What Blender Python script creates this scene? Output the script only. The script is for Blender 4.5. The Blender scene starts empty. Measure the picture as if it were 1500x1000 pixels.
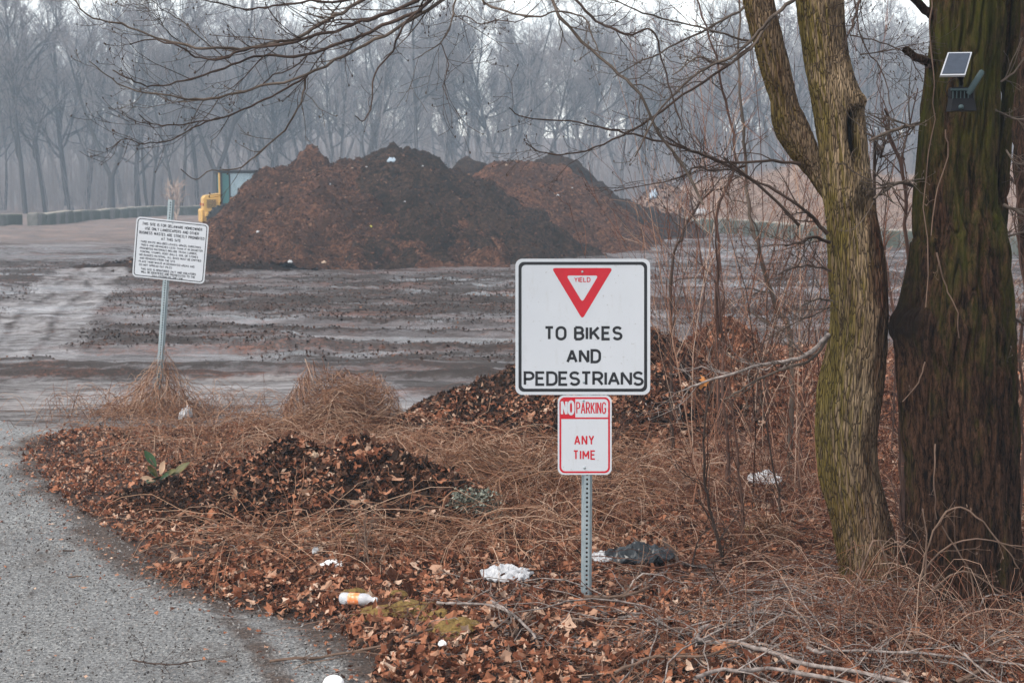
import bpy, math, random
import numpy as np

# ------------------------------------------------------------------ camera, sky, sun, exposure
S = bpy.context.scene
COL = S.collection
H_CAM, F_PX = 2.4, 50.0 / 36.0 * 1500.0
PITCH = math.atan((500.0 - 270.0) / F_PX)
cam_d = bpy.data.cameras.new("camera")
cam = bpy.data.objects.new("camera", cam_d)
COL.objects.link(cam)
cam.location = (0, 0, H_CAM)
cam.rotation_euler = (math.pi / 2 - PITCH, 0, 0)
cam_d.lens = 50
cam_d.sensor_width = 36
cam_d.clip_end = 2000
cam_d.dof.use_dof = True
cam_d.dof.focus_distance = 8.4
cam_d.dof.aperture_fstop = 6.3
S.camera = cam

SUN_EL, SUN_AZ = math.radians(52), math.radians(235)      # sun high, behind and left of the camera
W = bpy.data.worlds.new("World")
S.world = W
W.use_nodes = True
wn = W.node_tree
bg = wn.nodes["Background"]
sky = wn.nodes.new("ShaderNodeTexSky")
sky.sky_type = 'NISHITA'
sky.sun_disc = False
sky.sun_elevation = SUN_EL
sky.sun_rotation = SUN_AZ
sky.air_density = 1.5
sky.dust_density = 1.0
sky.ozone_density = 1.0
hsv = wn.nodes.new("ShaderNodeHueSaturation")             # an overcast sky is nearly colourless
hsv.inputs['Saturation'].default_value = 0.22
hsv.inputs['Value'].default_value = 1.0
wn.links.new(sky.outputs[0], hsv.inputs['Color'])
wn.links.new(hsv.outputs[0], bg.inputs[0])
bg.inputs[1].default_value = 0.15

sun_d = bpy.data.lights.new("sun", 'SUN')
sun_d.energy = 1.5
sun_d.angle = math.radians(10)
sun_d.color = (1.0, 0.93, 0.84)
sun = bpy.data.objects.new("sun", sun_d)
COL.objects.link(sun)
sun.rotation_euler = (math.pi / 2 - SUN_EL, 0, math.pi - SUN_AZ)

S.view_settings.view_transform = 'Standard'
S.view_settings.look = 'None'
S.view_settings.exposure = 1.05
S.view_settings.gamma = 1.0
S.view_settings.use_curve_mapping = False
S.cycles.use_denoising = True
S.cycles.max_bounces = 6
S.cycles.volume_bounces = 1
S.cycles.transparent_max_bounces = 6

# ------------------------------------------------------------------ helpers
cp, sp = math.cos(PITCH), math.sin(PITCH)


def ray(px, py):
    a, b = (px - 750.0) / F_PX, (500.0 - py) / F_PX
    return np.array([a, cp + b * sp, -sp + b * cp])


def at(px, py, Y):
    d = ray(px, py)
    return np.array([0, 0, H_CAM]) + d * (Y / d[1])


def G(px, py, z=0.0):
    d = ray(px, py)
    return np.array([0, 0, H_CAM]) + d * ((z - H_CAM) / d[2])


def _h(ix, iy, iz, s):
    n = (ix.astype(np.int64) * 374761393 + iy.astype(np.int64) * 668265263 + iz.astype(np.int64) * 2147483647 + s * 974634777) & 0xFFFFFFFF
    n = ((n ^ (n >> 13)) * 1274126177) & 0xFFFFFFFF
    n = n ^ (n >> 16)
    return (n & 0xFFFF) / 32767.5 - 1.0


def vn(x, y, z=0.0, s=0):
    x, y, z = np.broadcast_arrays(np.asarray(x, float), np.asarray(y, float), np.asarray(z, float))
    xi, yi, zi = np.floor(x), np.floor(y), np.floor(z)
    fx, fy, fz = x - xi, y - yi, z - zi
    fx, fy, fz = [f * f * (3 - 2 * f) for f in (fx, fy, fz)]
    r = 0
    for a in (0, 1):
        for b in (0, 1):
            for c in (0, 1):
                w = (fx if a else 1 - fx) * (fy if b else 1 - fy) * (fz if c else 1 - fz)
                r = r + w * _h(xi + a, yi + b, zi + c, s)
    return r


def fbm(x, y, z=0.0, s=0, o=4):
    r, a, f = 0, 1.0, 1.0
    for k in range(o):
        r = r + a * vn(np.asarray(x) * f, np.asarray(y) * f, np.asarray(z) * f, s + k * 17)
        a *= 0.5
        f *= 2.03
    return r / 1.6


def sstep(a, b, x):
    t = np.clip((np.asarray(x, float) - a) / (b - a), 0, 1)
    return t * t * (3 - 2 * t)


class MB:
    """collects vertices and faces, then links them as ONE mesh object"""

    def __init__(self):
        self.v, self.n, self.f = [], 0, []

    def add(self, V, F, mat=0, smooth=True):
        V = np.asarray(V, float).reshape(-1, 3)
        if isinstance(F, np.ndarray):
            if len(F):
                self.f.append((F + self.n, mat, smooth))
        else:
            by = {}
            for q in F:
                by.setdefault(len(q), []).append(q)
            for q in by.values():
                self.f.append((np.array(q, int) + self.n, mat, smooth))
        self.v.append(V)
        self.n += len(V)
        return self

    def box(self, c, s, mat=0, bevel=0.0, rot=0.0):
        c, s = np.array(c, float), np.array(s, float) / 2
        b = min(bevel, min(s) * 0.9)
        if b <= 0:
            V = [[x, y, z] for x in (-s[0], s[0]) for y in (-s[1], s[1]) for z in (-s[2], s[2])]
            F = [[0, 1, 3, 2], [4, 6, 7, 5], [0, 4, 5, 1], [2, 3, 7, 6], [0, 2, 6, 4], [1, 5, 7, 3]]
        else:
            V, F, idx = [], [], {}
            for sx in (-1, 1):
                for sy in (-1, 1):
                    for sz in (-1, 1):
                        for ax in range(3):
                            p = np.array([sx, sy, sz]) * (s - b)
                            p[ax] = (sx, sy, sz)[ax] * s[ax]
                            idx[(sx, sy, sz, ax)] = len(V)
                            V.append(p)
            for ax in range(3):
                o = [i for i in range(3) if i != ax]
                for sg in (-1, 1):
                    q = []
                    for a2, b2 in ((-1, -1), (1, -1), (1, 1), (-1, 1)):
                        k = [0, 0, 0]
                        k[ax] = sg
                        k[o[0]] = a2
                        k[o[1]] = b2
                        q.append(idx[(*k, ax)])
                    F.append(q if sg * (1 if ax != 1 else -1) > 0 else q[::-1])
            for ax in range(3):                       # edges
                o = [i for i in range(3) if i != ax]
                for a2 in (-1, 1):
                    for b2 in (-1, 1):
                        q = []
                        for e, w in ((-1, o[0]), (1, o[0]), (1, o[1]), (-1, o[1])):
                            k = [0, 0, 0]
                            k[ax] = e
                            k[o[0]] = a2
                            k[o[1]] = b2
                            q.append(idx[(*k, w)])
                        F.append(q)
            for sx in (-1, 1):
                for sy in (-1, 1):
                    for sz in (-1, 1):
                        F.append([idx[(sx, sy, sz, 0)], idx[(sx, sy, sz, 1)], idx[(sx, sy, sz, 2)]])
        V = np.array(V)
        if rot:
            cr, sr = math.cos(rot), math.sin(rot)
            V = V @ np.array([[cr, sr, 0], [-sr, cr, 0], [0, 0, 1]])
        return self.add(V + c, F, mat, False)

    def prism(self, poly, y0, y1, mat=0):
        """poly in x,z extruded along y (front at y0)"""
        n = len(poly)
        V = [[p[0], y0, p[1]] for p in poly] + [[p[0], y1, p[1]] for p in poly]
        F = [list(range(n)), list(range(2 * n - 1, n - 1, -1))]
        for i in range(n):
            j = (i + 1) % n
            F.append([i, i + n, j + n, j])
        return self.add(V, F, mat, False)

    def lathe(self, prof, o, ax, seg=24, mat=0):
        ax = np.array(ax, float) / np.linalg.norm(ax)
        r = np.cross(ax, [0.31, 0.2, 0.93])
        r /= np.linalg.norm(r)
        q = np.cross(ax, r)
        t = np.arange(seg) * 2 * math.pi / seg
        ring = np.cos(t)[:, None] * r + np.sin(t)[:, None] * q
        V = np.concatenate([np.array(o) + ax * h + ring * max(w, 1e-4) for w, h in prof])
        return self.add(V, grid_faces(len(prof), seg, wrap=True), mat)

    def build(self, name, mats, parent=None, loc=None):
        me = bpy.data.meshes.new(name)
        V = np.concatenate(self.v) if self.v else np.zeros((0, 3))
        if loc is not None:
            V = V - np.array(loc, float)
        me.vertices.add(len(V))
        me.vertices.foreach_set("co", V.astype(np.float32).ravel())
        li = np.concatenate([f.ravel() for f, _, _ in self.f])
        lt = np.concatenate([np.full(len(f), f.shape[1]) for f, _, _ in self.f])
        mi = np.concatenate([np.full(len(f), m) for f, m, _ in self.f])
        sm = np.concatenate([np.full(len(f), s) for f, _, s in self.f])
        me.loops.add(len(li))
        me.loops.foreach_set("vertex_index", li.astype(np.int32))
        me.polygons.add(len(lt))
        me.polygons.foreach_set("loop_start", np.concatenate([[0], np.cumsum(lt)[:-1]]).astype(np.int32))
        me.polygons.foreach_set("loop_total", lt.astype(np.int32))
        me.polygons.foreach_set("material_index", mi.astype(np.int32))
        me.polygons.foreach_set("use_smooth", sm.astype(bool))
        for m in (mats if isinstance(mats, (list, tuple)) else [mats]):
            me.materials.append(m)
        me.update(calc_edges=True)
        o = bpy.data.objects.new(name, me)
        COL.objects.link(o)
        if parent is not None:
            o.parent = parent
        if loc is not None:
            o.location = loc
        return o


def grid_faces(a, b, wrap=False):
    i = np.arange(a - 1)[:, None]
    j = np.arange(b if wrap else b - 1)[None, :]
    j2 = (j + 1) % b
    q = np.stack([i * b + j + 0 * j, i * b + j2, (i + 1) * b + j2, (i + 1) * b + j], -1)
    return q.reshape(-1, 4)


def tubes(P, R, sides=3):
    """P (N,K,3), R (N,K) -> vertices, quads"""
    P = np.asarray(P, float)
    R = np.asarray(R, float)
    if P.ndim == 2:
        P, R = P[None], R[None]
    Nn, K, _ = P.shape
    T = np.gradient(P, axis=1)
    T /= np.linalg.norm(T, axis=2, keepdims=True) + 1e-9
    D = P[:, -1] - P[:, 0]
    ref = np.zeros((Nn, 3))
    ref[np.arange(Nn), np.argmin(np.abs(D), axis=1)] = 1
    A = np.cross(T, ref[:, None, :])
    A /= np.linalg.norm(A, axis=2, keepdims=True) + 1e-9
    B = np.cross(T, A)
    t = np.arange(sides) * 2 * math.pi / sides
    V = P[:, :, None, :] + R[:, :, None, None] * (np.cos(t)[None, None, :, None] * A[:, :, None, :] + np.sin(t)[None, None, :, None] * B[:, :, None, :])
    F = grid_faces(K, sides, wrap=True)[None] + (np.arange(Nn) * K * sides)[:, None, None]
    return V.reshape(-1, 3), F.reshape(-1, 4)


def catmull(P, n):
    P = np.asarray(P, float)
    Q = np.concatenate([[2 * P[0] - P[1]], P, [2 * P[-1] - P[-2]]])
    m = len(P) - 1
    u = np.linspace(0, m, n)
    i = np.minimum(u.astype(int), m - 1)
    t = (u - i)[:, None]
    a, b, c, d = Q[i], Q[i + 1], Q[i + 2], Q[i + 3]
    return 0.5 * (2 * b + (c - a) * t + (2 * a - 5 * b + 4 * c - d) * t ** 2 + (3 * b - a - 3 * c + d) * t ** 3)


def leaves(P, size, rng, flat=0.5, lobes=True, npt=9, normal=None, stretch=(0.55, 1.0), curl=0.35):
    """leaf-shaped fans at points P; one island per leaf"""
    n = len(P)
    nz = rng.normal(size=(n, 3)) * flat
    nz += (np.array([0, 0, 1.0]) if normal is None else normal)
    nz /= np.linalg.norm(nz, axis=1, keepdims=True)
    a = np.cross(nz, rng.normal(size=(n, 3)))
    a /= np.linalg.norm(a, axis=1, keepdims=True) + 1e-9
    b = np.cross(nz, a)
    th = np.linspace(0, 2 * math.pi, npt, endpoint=False)[None, :] + rng.uniform(-.15, .15, (n, npt))
    rad = rng.uniform(0.72, 1.0, (n, npt))
    if lobes:
        rad = rad * np.where(np.arange(npt) % 2 == 0, 1.0, 0.62)[None, :]
    st = rng.uniform(*stretch, (n, 1))
    lx, ly = np.cos(th) * rad, np.sin(th) * rad * st
    c1, c2 = rng.normal(0, curl, (n, 1)), rng.normal(0, curl, (n, 1))
    lz = c1 * lx ** 2 + c2 * ly ** 2 + rng.normal(0, .07, (n, npt))
    s = np.asarray(size).reshape(-1, 1, 1)
    rim = P[:, None, :] + s * (lx[..., None] * a[:, None] + ly[..., None] * b[:, None] + lz[..., None] * nz[:, None])
    V = np.concatenate([P[:, None, :], rim], 1)
    k = np.arange(npt)
    f = np.stack([np.zeros(npt, int), k + 1, (k + 1) % npt + 1], -1)
    F = f[None] + (np.arange(n) * (npt + 1))[:, None, None]
    return V.reshape(-1, 3), F.reshape(-1, 3)


def tag(o, label=None, cat=None, group=None, kind=None):
    if label: o["label"] = label
    if cat: o["category"] = cat
    if group: o["group"] = group
    if kind: o["kind"] = kind
    return o


def empty(name, loc, label, cat, group=None, rz=0.0):
    o = bpy.data.objects.new(name, None)
    COL.objects.link(o)
    o.location = tuple(float(c) for c in loc)
    o.rotation_euler = (0, 0, rz)
    return tag(o, label, cat, group)


# ------------------------------------------------------------------ material helper
class NT:
    def __init__(self, name, rough=0.85, spec=0.3):
        self.m = bpy.data.materials.new(name)
        self.m.use_nodes = True
        self.t = self.m.node_tree
        self.b = self.t.nodes["Principled BSDF"]
        self.b.inputs['Roughness'].default_value = rough
        self.b.inputs['Specular IOR Level'].default_value = spec

    def link(self, s, i):
        if isinstance(s, bpy.types.NodeSocket):
            self.t.links.new(s, i)
        else:
            i.default_value = (*s, 1.0) if isinstance(s, tuple) and len(s) == 3 and i.type == 'RGBA' else s
        return self

    def set(self, **kw):
        for k, v in kw.items():
            self.link(v, self.b.inputs[k.replace('_', ' ')])
        return self

    def node(self, typ, **kw):
        n = self.t.nodes.new(typ)
        for k, v in kw.items():
            setattr(n, k, v)
        return n

    def pos(self, scale=(1, 1, 1), rot=(0, 0, 0)):
        g = self.node("ShaderNodeTexCoord").outputs['Object']
        m = self.node("ShaderNodeMapping")
        m.inputs['Scale'].default_value = scale
        m.inputs['Rotation'].default_value = rot
        self.t.links.new(g, m.inputs[0])
        return m.outputs[0]

    def noise(self, vec, scale, detail=4, rough=0.6, dist=0.0):
        n = self.node("ShaderNodeTexNoise")
        self.t.links.new(vec, n.inputs['Vector'])
        n.inputs['Scale'].default_value = scale
        n.inputs['Detail'].default_value = detail
        n.inputs['Roughness'].default_value = rough
        n.inputs['Distortion'].default_value = dist
        return n.outputs['Fac']

    def vor(self, vec, scale, feature='F1', out='Distance', rnd=1.0):
        n = self.node("ShaderNodeTexVoronoi", feature=feature)
        self.t.links.new(vec, n.inputs['Vector'])
        n.inputs['Scale'].default_value = scale
        n.inputs['Randomness'].default_value = rnd
        return n.outputs[out]

    def ramp(self, fac, stops):
        n = self.node("ShaderNodeValToRGB")
        self.t.links.new(fac, n.inputs[0])
        e = n.color_ramp.elements
        while len(e) < len(stops):
            e.new(0.5)
        for q, (p, c) in zip(e, stops):
            q.position = p
            q.color = (*c, 1) if isinstance(c, tuple) else (c, c, c, 1)
        return n.outputs[0]

    def mix(self, f, a, b):
        n = self.node("ShaderNodeMix", data_type='RGBA')
        for s, i in ((f, 0), (a, 6), (b, 7)):
            self.link(s, n.inputs[i])
        return n.outputs[2]

    def math(self, op, a, b=0.0, clamp=False):
        n = self.node("ShaderNodeMath", operation=op, use_clamp=clamp)
        self.link(a, n.inputs[0])
        self.link(b, n.inputs[1])
        return n.outputs[0]

    def attr(self, name):
        return self.node("ShaderNodeAttribute", attribute_name=name).outputs['Fac']

    def island(self):
        return self.node("ShaderNodeNewGeometry").outputs['Random Per Island']

    def bump(self, h, strength=0.5, dist=0.02):
        n = self.node("ShaderNodeBump")
        n.inputs['Strength'].default_value = strength
        n.inputs['Distance'].default_value = dist
        self.t.links.new(h, n.inputs['Height'])
        self.t.links.new(n.outputs[0], self.b.inputs['Normal'])
        return self


def island_mat(name, stops, rough=0.85, spec=0.08, trans=0.0):
    n = NT(name, rough, spec)
    c = n.ramp(n.island(), stops)
    f = n.noise(n.pos(), 40, 3)
    c = n.mix(n.math('MULTIPLY', f, 0.5), c, (0.04, 0.02, 0.012))
    n.set(Base_Color=c)
    return n.m


def plain(name, col, rough=0.6, spec=0.4, metal=0.0, var=0.25, scale=8.0):
    n = NT(name, rough, spec)
    f = n.noise(n.pos(), scale, 5, 0.65)
    c2 = tuple(c * (1 - var) for c in col)
    n.set(Base_Color=n.mix(n.ramp(f, [(0.35, 0.0), (0.65, 1.0)]), col, c2), Metallic=metal)
    return n.m


LEAF = [(0.0, (.02, .010, .007)), (.2, (.085, .030, .017)), (.45, (.21, .072, .038)), (.72, (.41, .17, .092)), (.9, (.44, .25, .165)), (1.0, (.62, .45, .34))]
DARKLEAF = [(0.0, (.009, .007, .006)), (.5, (.034, .017, .011)), (.8, (.10, .043, .025)), (.94, (.22, .10, .06)), (1.0, (.42, .26, .17))]
M_leaf = island_mat("dry_leaves", LEAF)
M_darkleaf = island_mat("wet_dark_leaves", DARKLEAF, 0.6)
M_vine = island_mat("dead_vine", [(0.0, (.07, .028, .016)), (.35, (.21, .092, .052)), (.75, (.42, .235, .145)), (1.0, (.62, .44, .32))])
M_bramble = island_mat("bramble_stem", [(0.0, (.035, .015, .01)), (.4, (.15, .055, .034)), (.75, (.31, .155, .098)), (1.0, (.54, .39, .30))])
M_chip = island_mat("compost_chip", [(0.0, (.015, .009, .007)), (.5, (.07, .031, .019)), (.9, (.15, .07, .042)), (1.0, (.28, .16, .10))])
M_darkchip = island_mat("black_compost_chip", [(0.0, (.01, .008, .007)), (.6, (.035, .021, .015)), (.88, (.11, .05, .032)), (1.0, (.22, .12, .08))])
M_straw = island_mat("straw", [(0.0, (.25, .16, .12)), (.5, (.46, .325, .255)), (1.0, (.64, .50, .41))])


def compost(name, a, b, c, sc=1.2):
    n = NT(name, 0.95, 0.04)
    v = n.pos()
    big = n.noise(v, sc, 5, 0.6)
    fine = n.noise(v, 7.5, 9, 0.82)
    col = n.mix(n.ramp(big, [(0.38, 0.0), (0.62, 1.0)]), a, b)
    col = n.mix(n.ramp(fine, [(0.47, 0.0), (0.60, 1.0)]), col, tuple(q * 1.25 for q in c))
    col = n.mix(n.ramp(n.noise(v, 4, 8, .8), [(.36, 1.0), (.47, 0.0)]), col, (.008, .006, .005))
    col = n.mix(n.ramp(n.noise(n.pos((1, 1, .6)), .42, 6, .65, .6), [(.50, 0.0), (.58, .65)]), col, tuple(q * .8 for q in b))
    n.set(Base_Color=col)
    n.bump(n.noise(v, 5, 9, 0.8), 1.0, 0.22)
    return n.m


M_compost = compost("brown_compost", (.10, .047, .030), (.036, .021, .015), (.175, .082, .05))
M_compost_red = compost("rusty_compost", (.12, .053, .032), (.052, .028, .019), (.19, .088, .052))
M_compost_mid = compost("mid_brown_compost", (.040, .026, .018), (.017, .012, .009), (.085, .047, .030))
M_compost_dark = compost("black_compost", (.036, .022, .015), (.016, .011, .008), (.066, .036, .023))

# ------------------------------------------------------------------ ground layout (world metres)
EDGE = [G(*p) for p in [(30, 655), (66, 721), (132, 772), (204, 834), (306, 880), (357, 897), (440, 912), (500, 945), (548, 972), (556, 1000)]]
_ey = np.array([0.0, 4.0] + [p[1] for p in EDGE[::-1]] + [13.7, 14.1])
_ex = np.array([1.6, 0.2] + [p[0] for p in EDGE[::-1]] + [-4.3, 3.0])
FAR = [(-200, 655), (0, 655), (60, 640), (130, 622), (230, 607), (330, 600), (575, 598), (760, 585), (1000, 545), (1140, 510), (1300, 500), (1700, 500)]
_fu = np.array([(p[0] - 750) / F_PX for p in FAR])
_fy = np.array([G(*p)[1] for p in FAR])


def road_d(x, y):                       # >0 on the verge side of the road edge
    return x - np.interp(y, _ey, _ex)


def verge(x, y):
    x, y = np.asarray(x, float), np.asarray(y, float)
    w = 0.22 * fbm(x * 1.6, y * 1.6, 0, 5) + 0.10 * fbm(x * 7, y * 7, 0, 6)
    yf = np.interp(x / np.maximum(y, .5), _fu, _fy)
    return sstep(-0.05, 0.22, road_d(x, y) + w) * sstep(-0.5, 0.5, yf - y + 2.0 * w)


def band(x, y):
    """push-up ridges and scraped strips of the lot, long across the view; > 0 is dark loose mulch"""
    w = 1.3 * vn(x * .11, y * .16, 0, 41) + .35 * vn(x * .5, y * .6, 0, 46)
    b = fbm(x * .17 + w, y * .52 + .05 * x + w, 0, 42, 3) + .55 * fbm(x * .6, y * 1.9 + .12 * x, 0, 43, 3) + .42 * fbm(x * 1.6, y * 4.0, 0, 44, 3)
    return b


_rr = np.random.default_rng(63)
RUTS = [(y0, _rr.normal(0, .05), _rr.uniform(.2, .9), _rr.uniform(.08, .22), _rr.uniform(0, 6.3), _rr.uniform(.12, .22)) for y0 in (17.5, 18.3, 20.2, 21.1, 23.0, 24.4, 25.3, 27.5, 28.6, 31.0, 32.4, 34.5, 36.5, 39.0)]


def ruts(x, y):
    """wheel ruts scraped across the lot: groove depth and the mulch pushed up beside it"""
    g_, l_ = 0, 0
    for y0, a, b, k, ph, w in RUTS:
        d = y - (y0 + a * x + b * np.sin(k * x + ph))
        on = sstep(-.35, .15, vn(x * .13 + y0, y0, 0, 64))
        g_ = np.maximum(g_, on * np.exp(-(d / w) ** 2))
        l_ = np.maximum(l_, on * np.exp(-((d - 2.1 * w) / w) ** 2))
    return g_, l_


def ground_h(x, y):
    x, y = np.asarray(x, float), np.asarray(y, float)
    v = verge(x, y)
    zv = 0.025 + 0.055 * fbm(x * 0.9, y * 0.9, 0, 11) + 0.025 * fbm(x * 4, y * 4, 0, 12)
    far = sstep(14.0, 22.0, y) * (1 - sstep(95, 140, y))
    r = fbm(x * 0.16 + 0.25 * vn(y * .3, x * .1, 0, 3), y * 0.42, 0, 21)
    bb = band(x, y)
    zl = far * (0.06 * np.maximum(r, -0.25) + 0.085 * np.clip(bb, -.25, 1.0) + .05 * sstep(-.2, .4, bb) * fbm(x * 2.5, y * 2.5, 0, 45, 3))
    rg_, rl_ = ruts(x, y)
    zl = zl + sstep(15.5, 17, y) * (-.05 * rg_ + .075 * rl_ * (1 + .6 * fbm(x * 3, y * 3, 0, 47, 2))) + sstep(13.6, 15.4, y) * 0.02 - 0.03
    zl = zl + sstep(14, 17, y) * (0.022 * fbm(x * 2.2, y * 2.6, 0, 23) + 0.012 * fbm(x * 8, y * 8, 0, 24, 2))
    return v * zv + (1 - v) * zl


# ---- ground sheet
rows = np.exp(np.linspace(math.log(2.5), math.log(262.0), 800))
us = np.concatenate([np.linspace(-6, -.75, 40)[:-1], np.linspace(-.75, .75, 520), np.linspace(.75, 6, 40)[1:]])
YY, UU = np.meshgrid(rows, us, indexing='ij')
XX = np.clip(UU * YY, -240, 240)
XX = XX + UU * 0.4
ZZ = ground_h(XX, YY)
mb = MB().add(np.stack([XX, YY, ZZ], -1), grid_faces(*XX.shape)[:, ::-1])


def seg_dist(x, y, pts):
    d = np.full(np.shape(x), 1e9)
    for (ax, ay), (bx, by) in zip(pts[:-1], pts[1:]):
        t = np.clip(((x - ax) * (bx - ax) + (y - ay) * (by - ay)) / ((bx - ax) ** 2 + (by - ay) ** 2), 0, 1)
        d = np.minimum(d, np.hypot(x - ax - t * (bx - ax), y - ay - t * (by - ay)))
    return d


n = NT("ground_mud", 0.7, 0.4)
v3 = n.pos()
vs = n.pos((.30, .75, 1), (0, 0, .08))
band_s = n.math('ADD', n.math('MULTIPLY', n.attr('band'), -.22), .505)
fine = n.noise(v3, 5, 8, .75)
grit = n.noise(v3, 45, 4, .7)
bandf = n.math('ADD', band_s, n.math('ADD', n.math('MULTIPLY', n.math('SUBTRACT', fine, .5), .55), n.math('MULTIPLY', n.math('SUBTRACT', n.noise(vs, 2.2, 7, .7, .4), .5), .45)))
mud = n.mix(n.ramp(grit, [(.3, 0.0), (.7, 1.0)]), (.062, .051, .050), (.165, .143, .142))
dark = n.mix(grit, (.010, .008, .007), (.055, .036, .028))
c = n.mix(n.ramp(bandf, [(.46, 1.0), (.545, 0.0)]), mud, dark)
chipn = n.noise(n.pos((.35, 1.0, 1), (0, 0, .12)), 1.1, 6, .7)
chip = n.math('ADD', chipn, n.math('MULTIPLY', n.math('SUBTRACT', n.noise(v3, 22, 4, .8), .5), .7))
c = n.mix(n.ramp(chip, [(.53, 0.0), (.66, .85)]), c, (.17, .07, .045))
dryf = n.math('ADD', n.attr('dry'), n.math('MULTIPLY', n.math('SUBTRACT', bandf, .5), 1.5))
c = n.mix(n.ramp(dryf, [(.35, 0.0), (.62, 1.0)]), c, n.mix(n.ramp(n.noise(v3, 9, 7, .75), [(.35, 0.0), (.65, 1.0)]), (.17, .152, .148), (.255, .235, .228)))
c = n.mix(n.math('MULTIPLY', n.attr('track'), n.ramp(fine, [(.3, .35), (.52, 1.0)])), c, (.30, .28, .28))
farc = n.mix(n.ramp(n.noise(v3, .8, 6, .7), [(.4, 0.0), (.6, 1.0)]), (.17, .115, .092), (.11, .085, .078))
stk = n.noise(n.pos((.55, 3.0, 1), (0, 0, .05)), 2.6, 8, .8, .3)
c = n.mix(n.ramp(stk, [(.47, 0.0), (.58, .9)]), c, n.mix(grit, (.012, .009, .008), (.065, .040, .031)))
c = n.mix(n.ramp(n.noise(n.pos((.5, 2.4, 1), (0, 0, .1)), 5.5, 6, .8), [(.60, 0.0), (.70, .7)]), c, (.19, .085, .055))
c = n.mix(n.attr('far'), c, farc)
soil = n.mix(n.ramp(n.noise(v3, 26, 7, .85), [(.38, 0.0), (.62, 1.0)]), (.014, .008, .006), (.12, .058, .035))
vergef = n.attr('verge')
c = n.mix(vergef, c, soil)
wet = n.ramp(bandf, [(.47, .85), (.56, .34), (.64, .55)])
pud = n.ramp(n.noise(n.pos((.35, 1.1, 1), (0, 0, .07)), .55, 5, .6, .5), [(.51, 0.0), (.60, 1.0)])
wet = n.mix(pud, wet, (.16, .16, .16))
rg = n.mix(n.math('MAXIMUM', vergef, n.math('MAXIMUM', n.attr('far'), n.attr('dry'))), wet, (.85, .85, .85))
n.set(Base_Color=c, Roughness=rg)
n.bump(n.math('ADD', fine, n.math('MULTIPLY', grit, .3)), 1.0, .11)
bn = [q for q in n.t.nodes if q.type == 'BUMP'][0]
n.t.links.new(n.math('SUBTRACT', 1.0, n.math('MULTIPLY', n.math('MULTIPLY', pud, .85), n.math('SUBTRACT', 1.0, vergef))), bn.inputs['Strength'])
M_ground = n.m
g = mb.build("ground", M_ground)
tag(g, None, None, None, "structure")


def pattr(o, name, val):
    a = o.data.attributes.new(name, 'FLOAT', 'POINT')
    a.data.foreach_set("value", np.asarray(val, np.float32).ravel())


pxs = 750 + F_PX * XX / YY
pys = 270 + H_CAM * F_PX / YY
wv = .25 * fbm(XX * 2.5, YY * 2.5, 0, 5)
pattr(g, "verge", np.maximum(verge(XX, YY), sstep(-.75, -.25, road_d(XX, YY) + wv) * sstep(14.2, 13.4, YY)))
dry = sstep(.0, 1, (sstep(16.5, 13.6, YY) * .75 + .65 * sstep(21, 15.5, YY) * sstep(.5, -3.5, XX)))
pattr(g, "dry", np.clip(dry, 0, 1) * (1 - verge(XX, YY)))
trk = 0
for off in (-78, -50, -14, 6, 44, 62):
    w_ = .11 + .05 * ((off * 37) % 5) / 5
    L = [(138 + off * .55, 396), (112 + off * .8, 420), (74 + off, 458), (30 + off * 1.15, 500), (0 + off * 1.2, 522)]
    pts = [tuple(G(*p)[:2]) for p in L]
    trk = np.maximum(trk, sstep(w_ * 1.6, w_ * .8, seg_dist(XX + .25 * vn(XX * .4, YY * .4, 0, 19), YY, pts)) * (.6 + .4 * sstep(-.4, .3, vn(XX * .7, YY * .5, off, 20))))
pattr(g, "track", trk)
rg_, rl_ = ruts(XX, YY)
pattr(g, "band", band(XX, YY) - .55 * rg_ + .8 * rl_)
pattr(g, "far", np.maximum(sstep(52, 66, YY) * sstep(-3, -9, XX), sstep(70, 90, YY)))

# ---- road
ry = np.linspace(1.5, 15.6, 220)
rt = np.linspace(0, 1, 260) ** 0.6
RY, RT = np.meshgrid(ry, rt, indexing='ij')
xe = np.interp(np.minimum(RY, 13.6), _ey, _ex) + 0.45
RX = -26 + (xe + 26) * RT
RZ = 0.004 + 0.012 * fbm(RX * .5, RY * .5, 0, 31) - .07 * sstep(13.4, 15.4, RY + 1.2 * fbm(RX * .9, RY * .9, 0, 33)) - .05 * sstep(.0, .45, road_d(RX, np.minimum(RY, 13.6)))
mb = MB().add(np.stack([RX, RY, RZ], -1), grid_faces(*RX.shape)[:, ::-1])
n = NT("weathered_asphalt", 0.8, 0.35)
v3 = n.pos()
ag = n.vor(v3, 75, out='Color')
agv = n.ramp(n.noise(v3, 44, 5, .85), [(.40, 0.0), (.60, 1.0)])
base = n.mix(agv, (.075, .075, .078), (.42, .415, .40))
c = n.mix(n.ramp(n.noise(v3, 1.3, 6, .65), [(.4, 0.0), (.66, .4)]), base, (.13, .127, .13))
c = n.mix(n.ramp(n.noise(n.pos((1, .6, 1), (0, 0, .6)), 2.4, 8, .75), [(.53, 0.0), (.68, .75)]), c, (.075, .055, .043))
c = n.mix(n.ramp(n.noise(v3, 17, 5, .8), [(.62, 0.0), (.7, .8)]), c, (.035, .022, .016))
c = n.mix(n.ramp(n.noise(v3, 60, 2, .5), [(.68, 0.0), (.72, .8)]), c, (.42, .40, .38))
dirt = n.math('ADD', n.attr('edge'), n.math('MULTIPLY', n.math('SUBTRACT', n.noise(v3, 4, 7, .75), .5), 1.1))
c = n.mix(n.ramp(dirt, [(.5, 0.0), (.85, .92)]), c, n.mix(agv, (.035, .022, .016), (.11, .066, .045)))
n.set(Base_Color=c)
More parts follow.
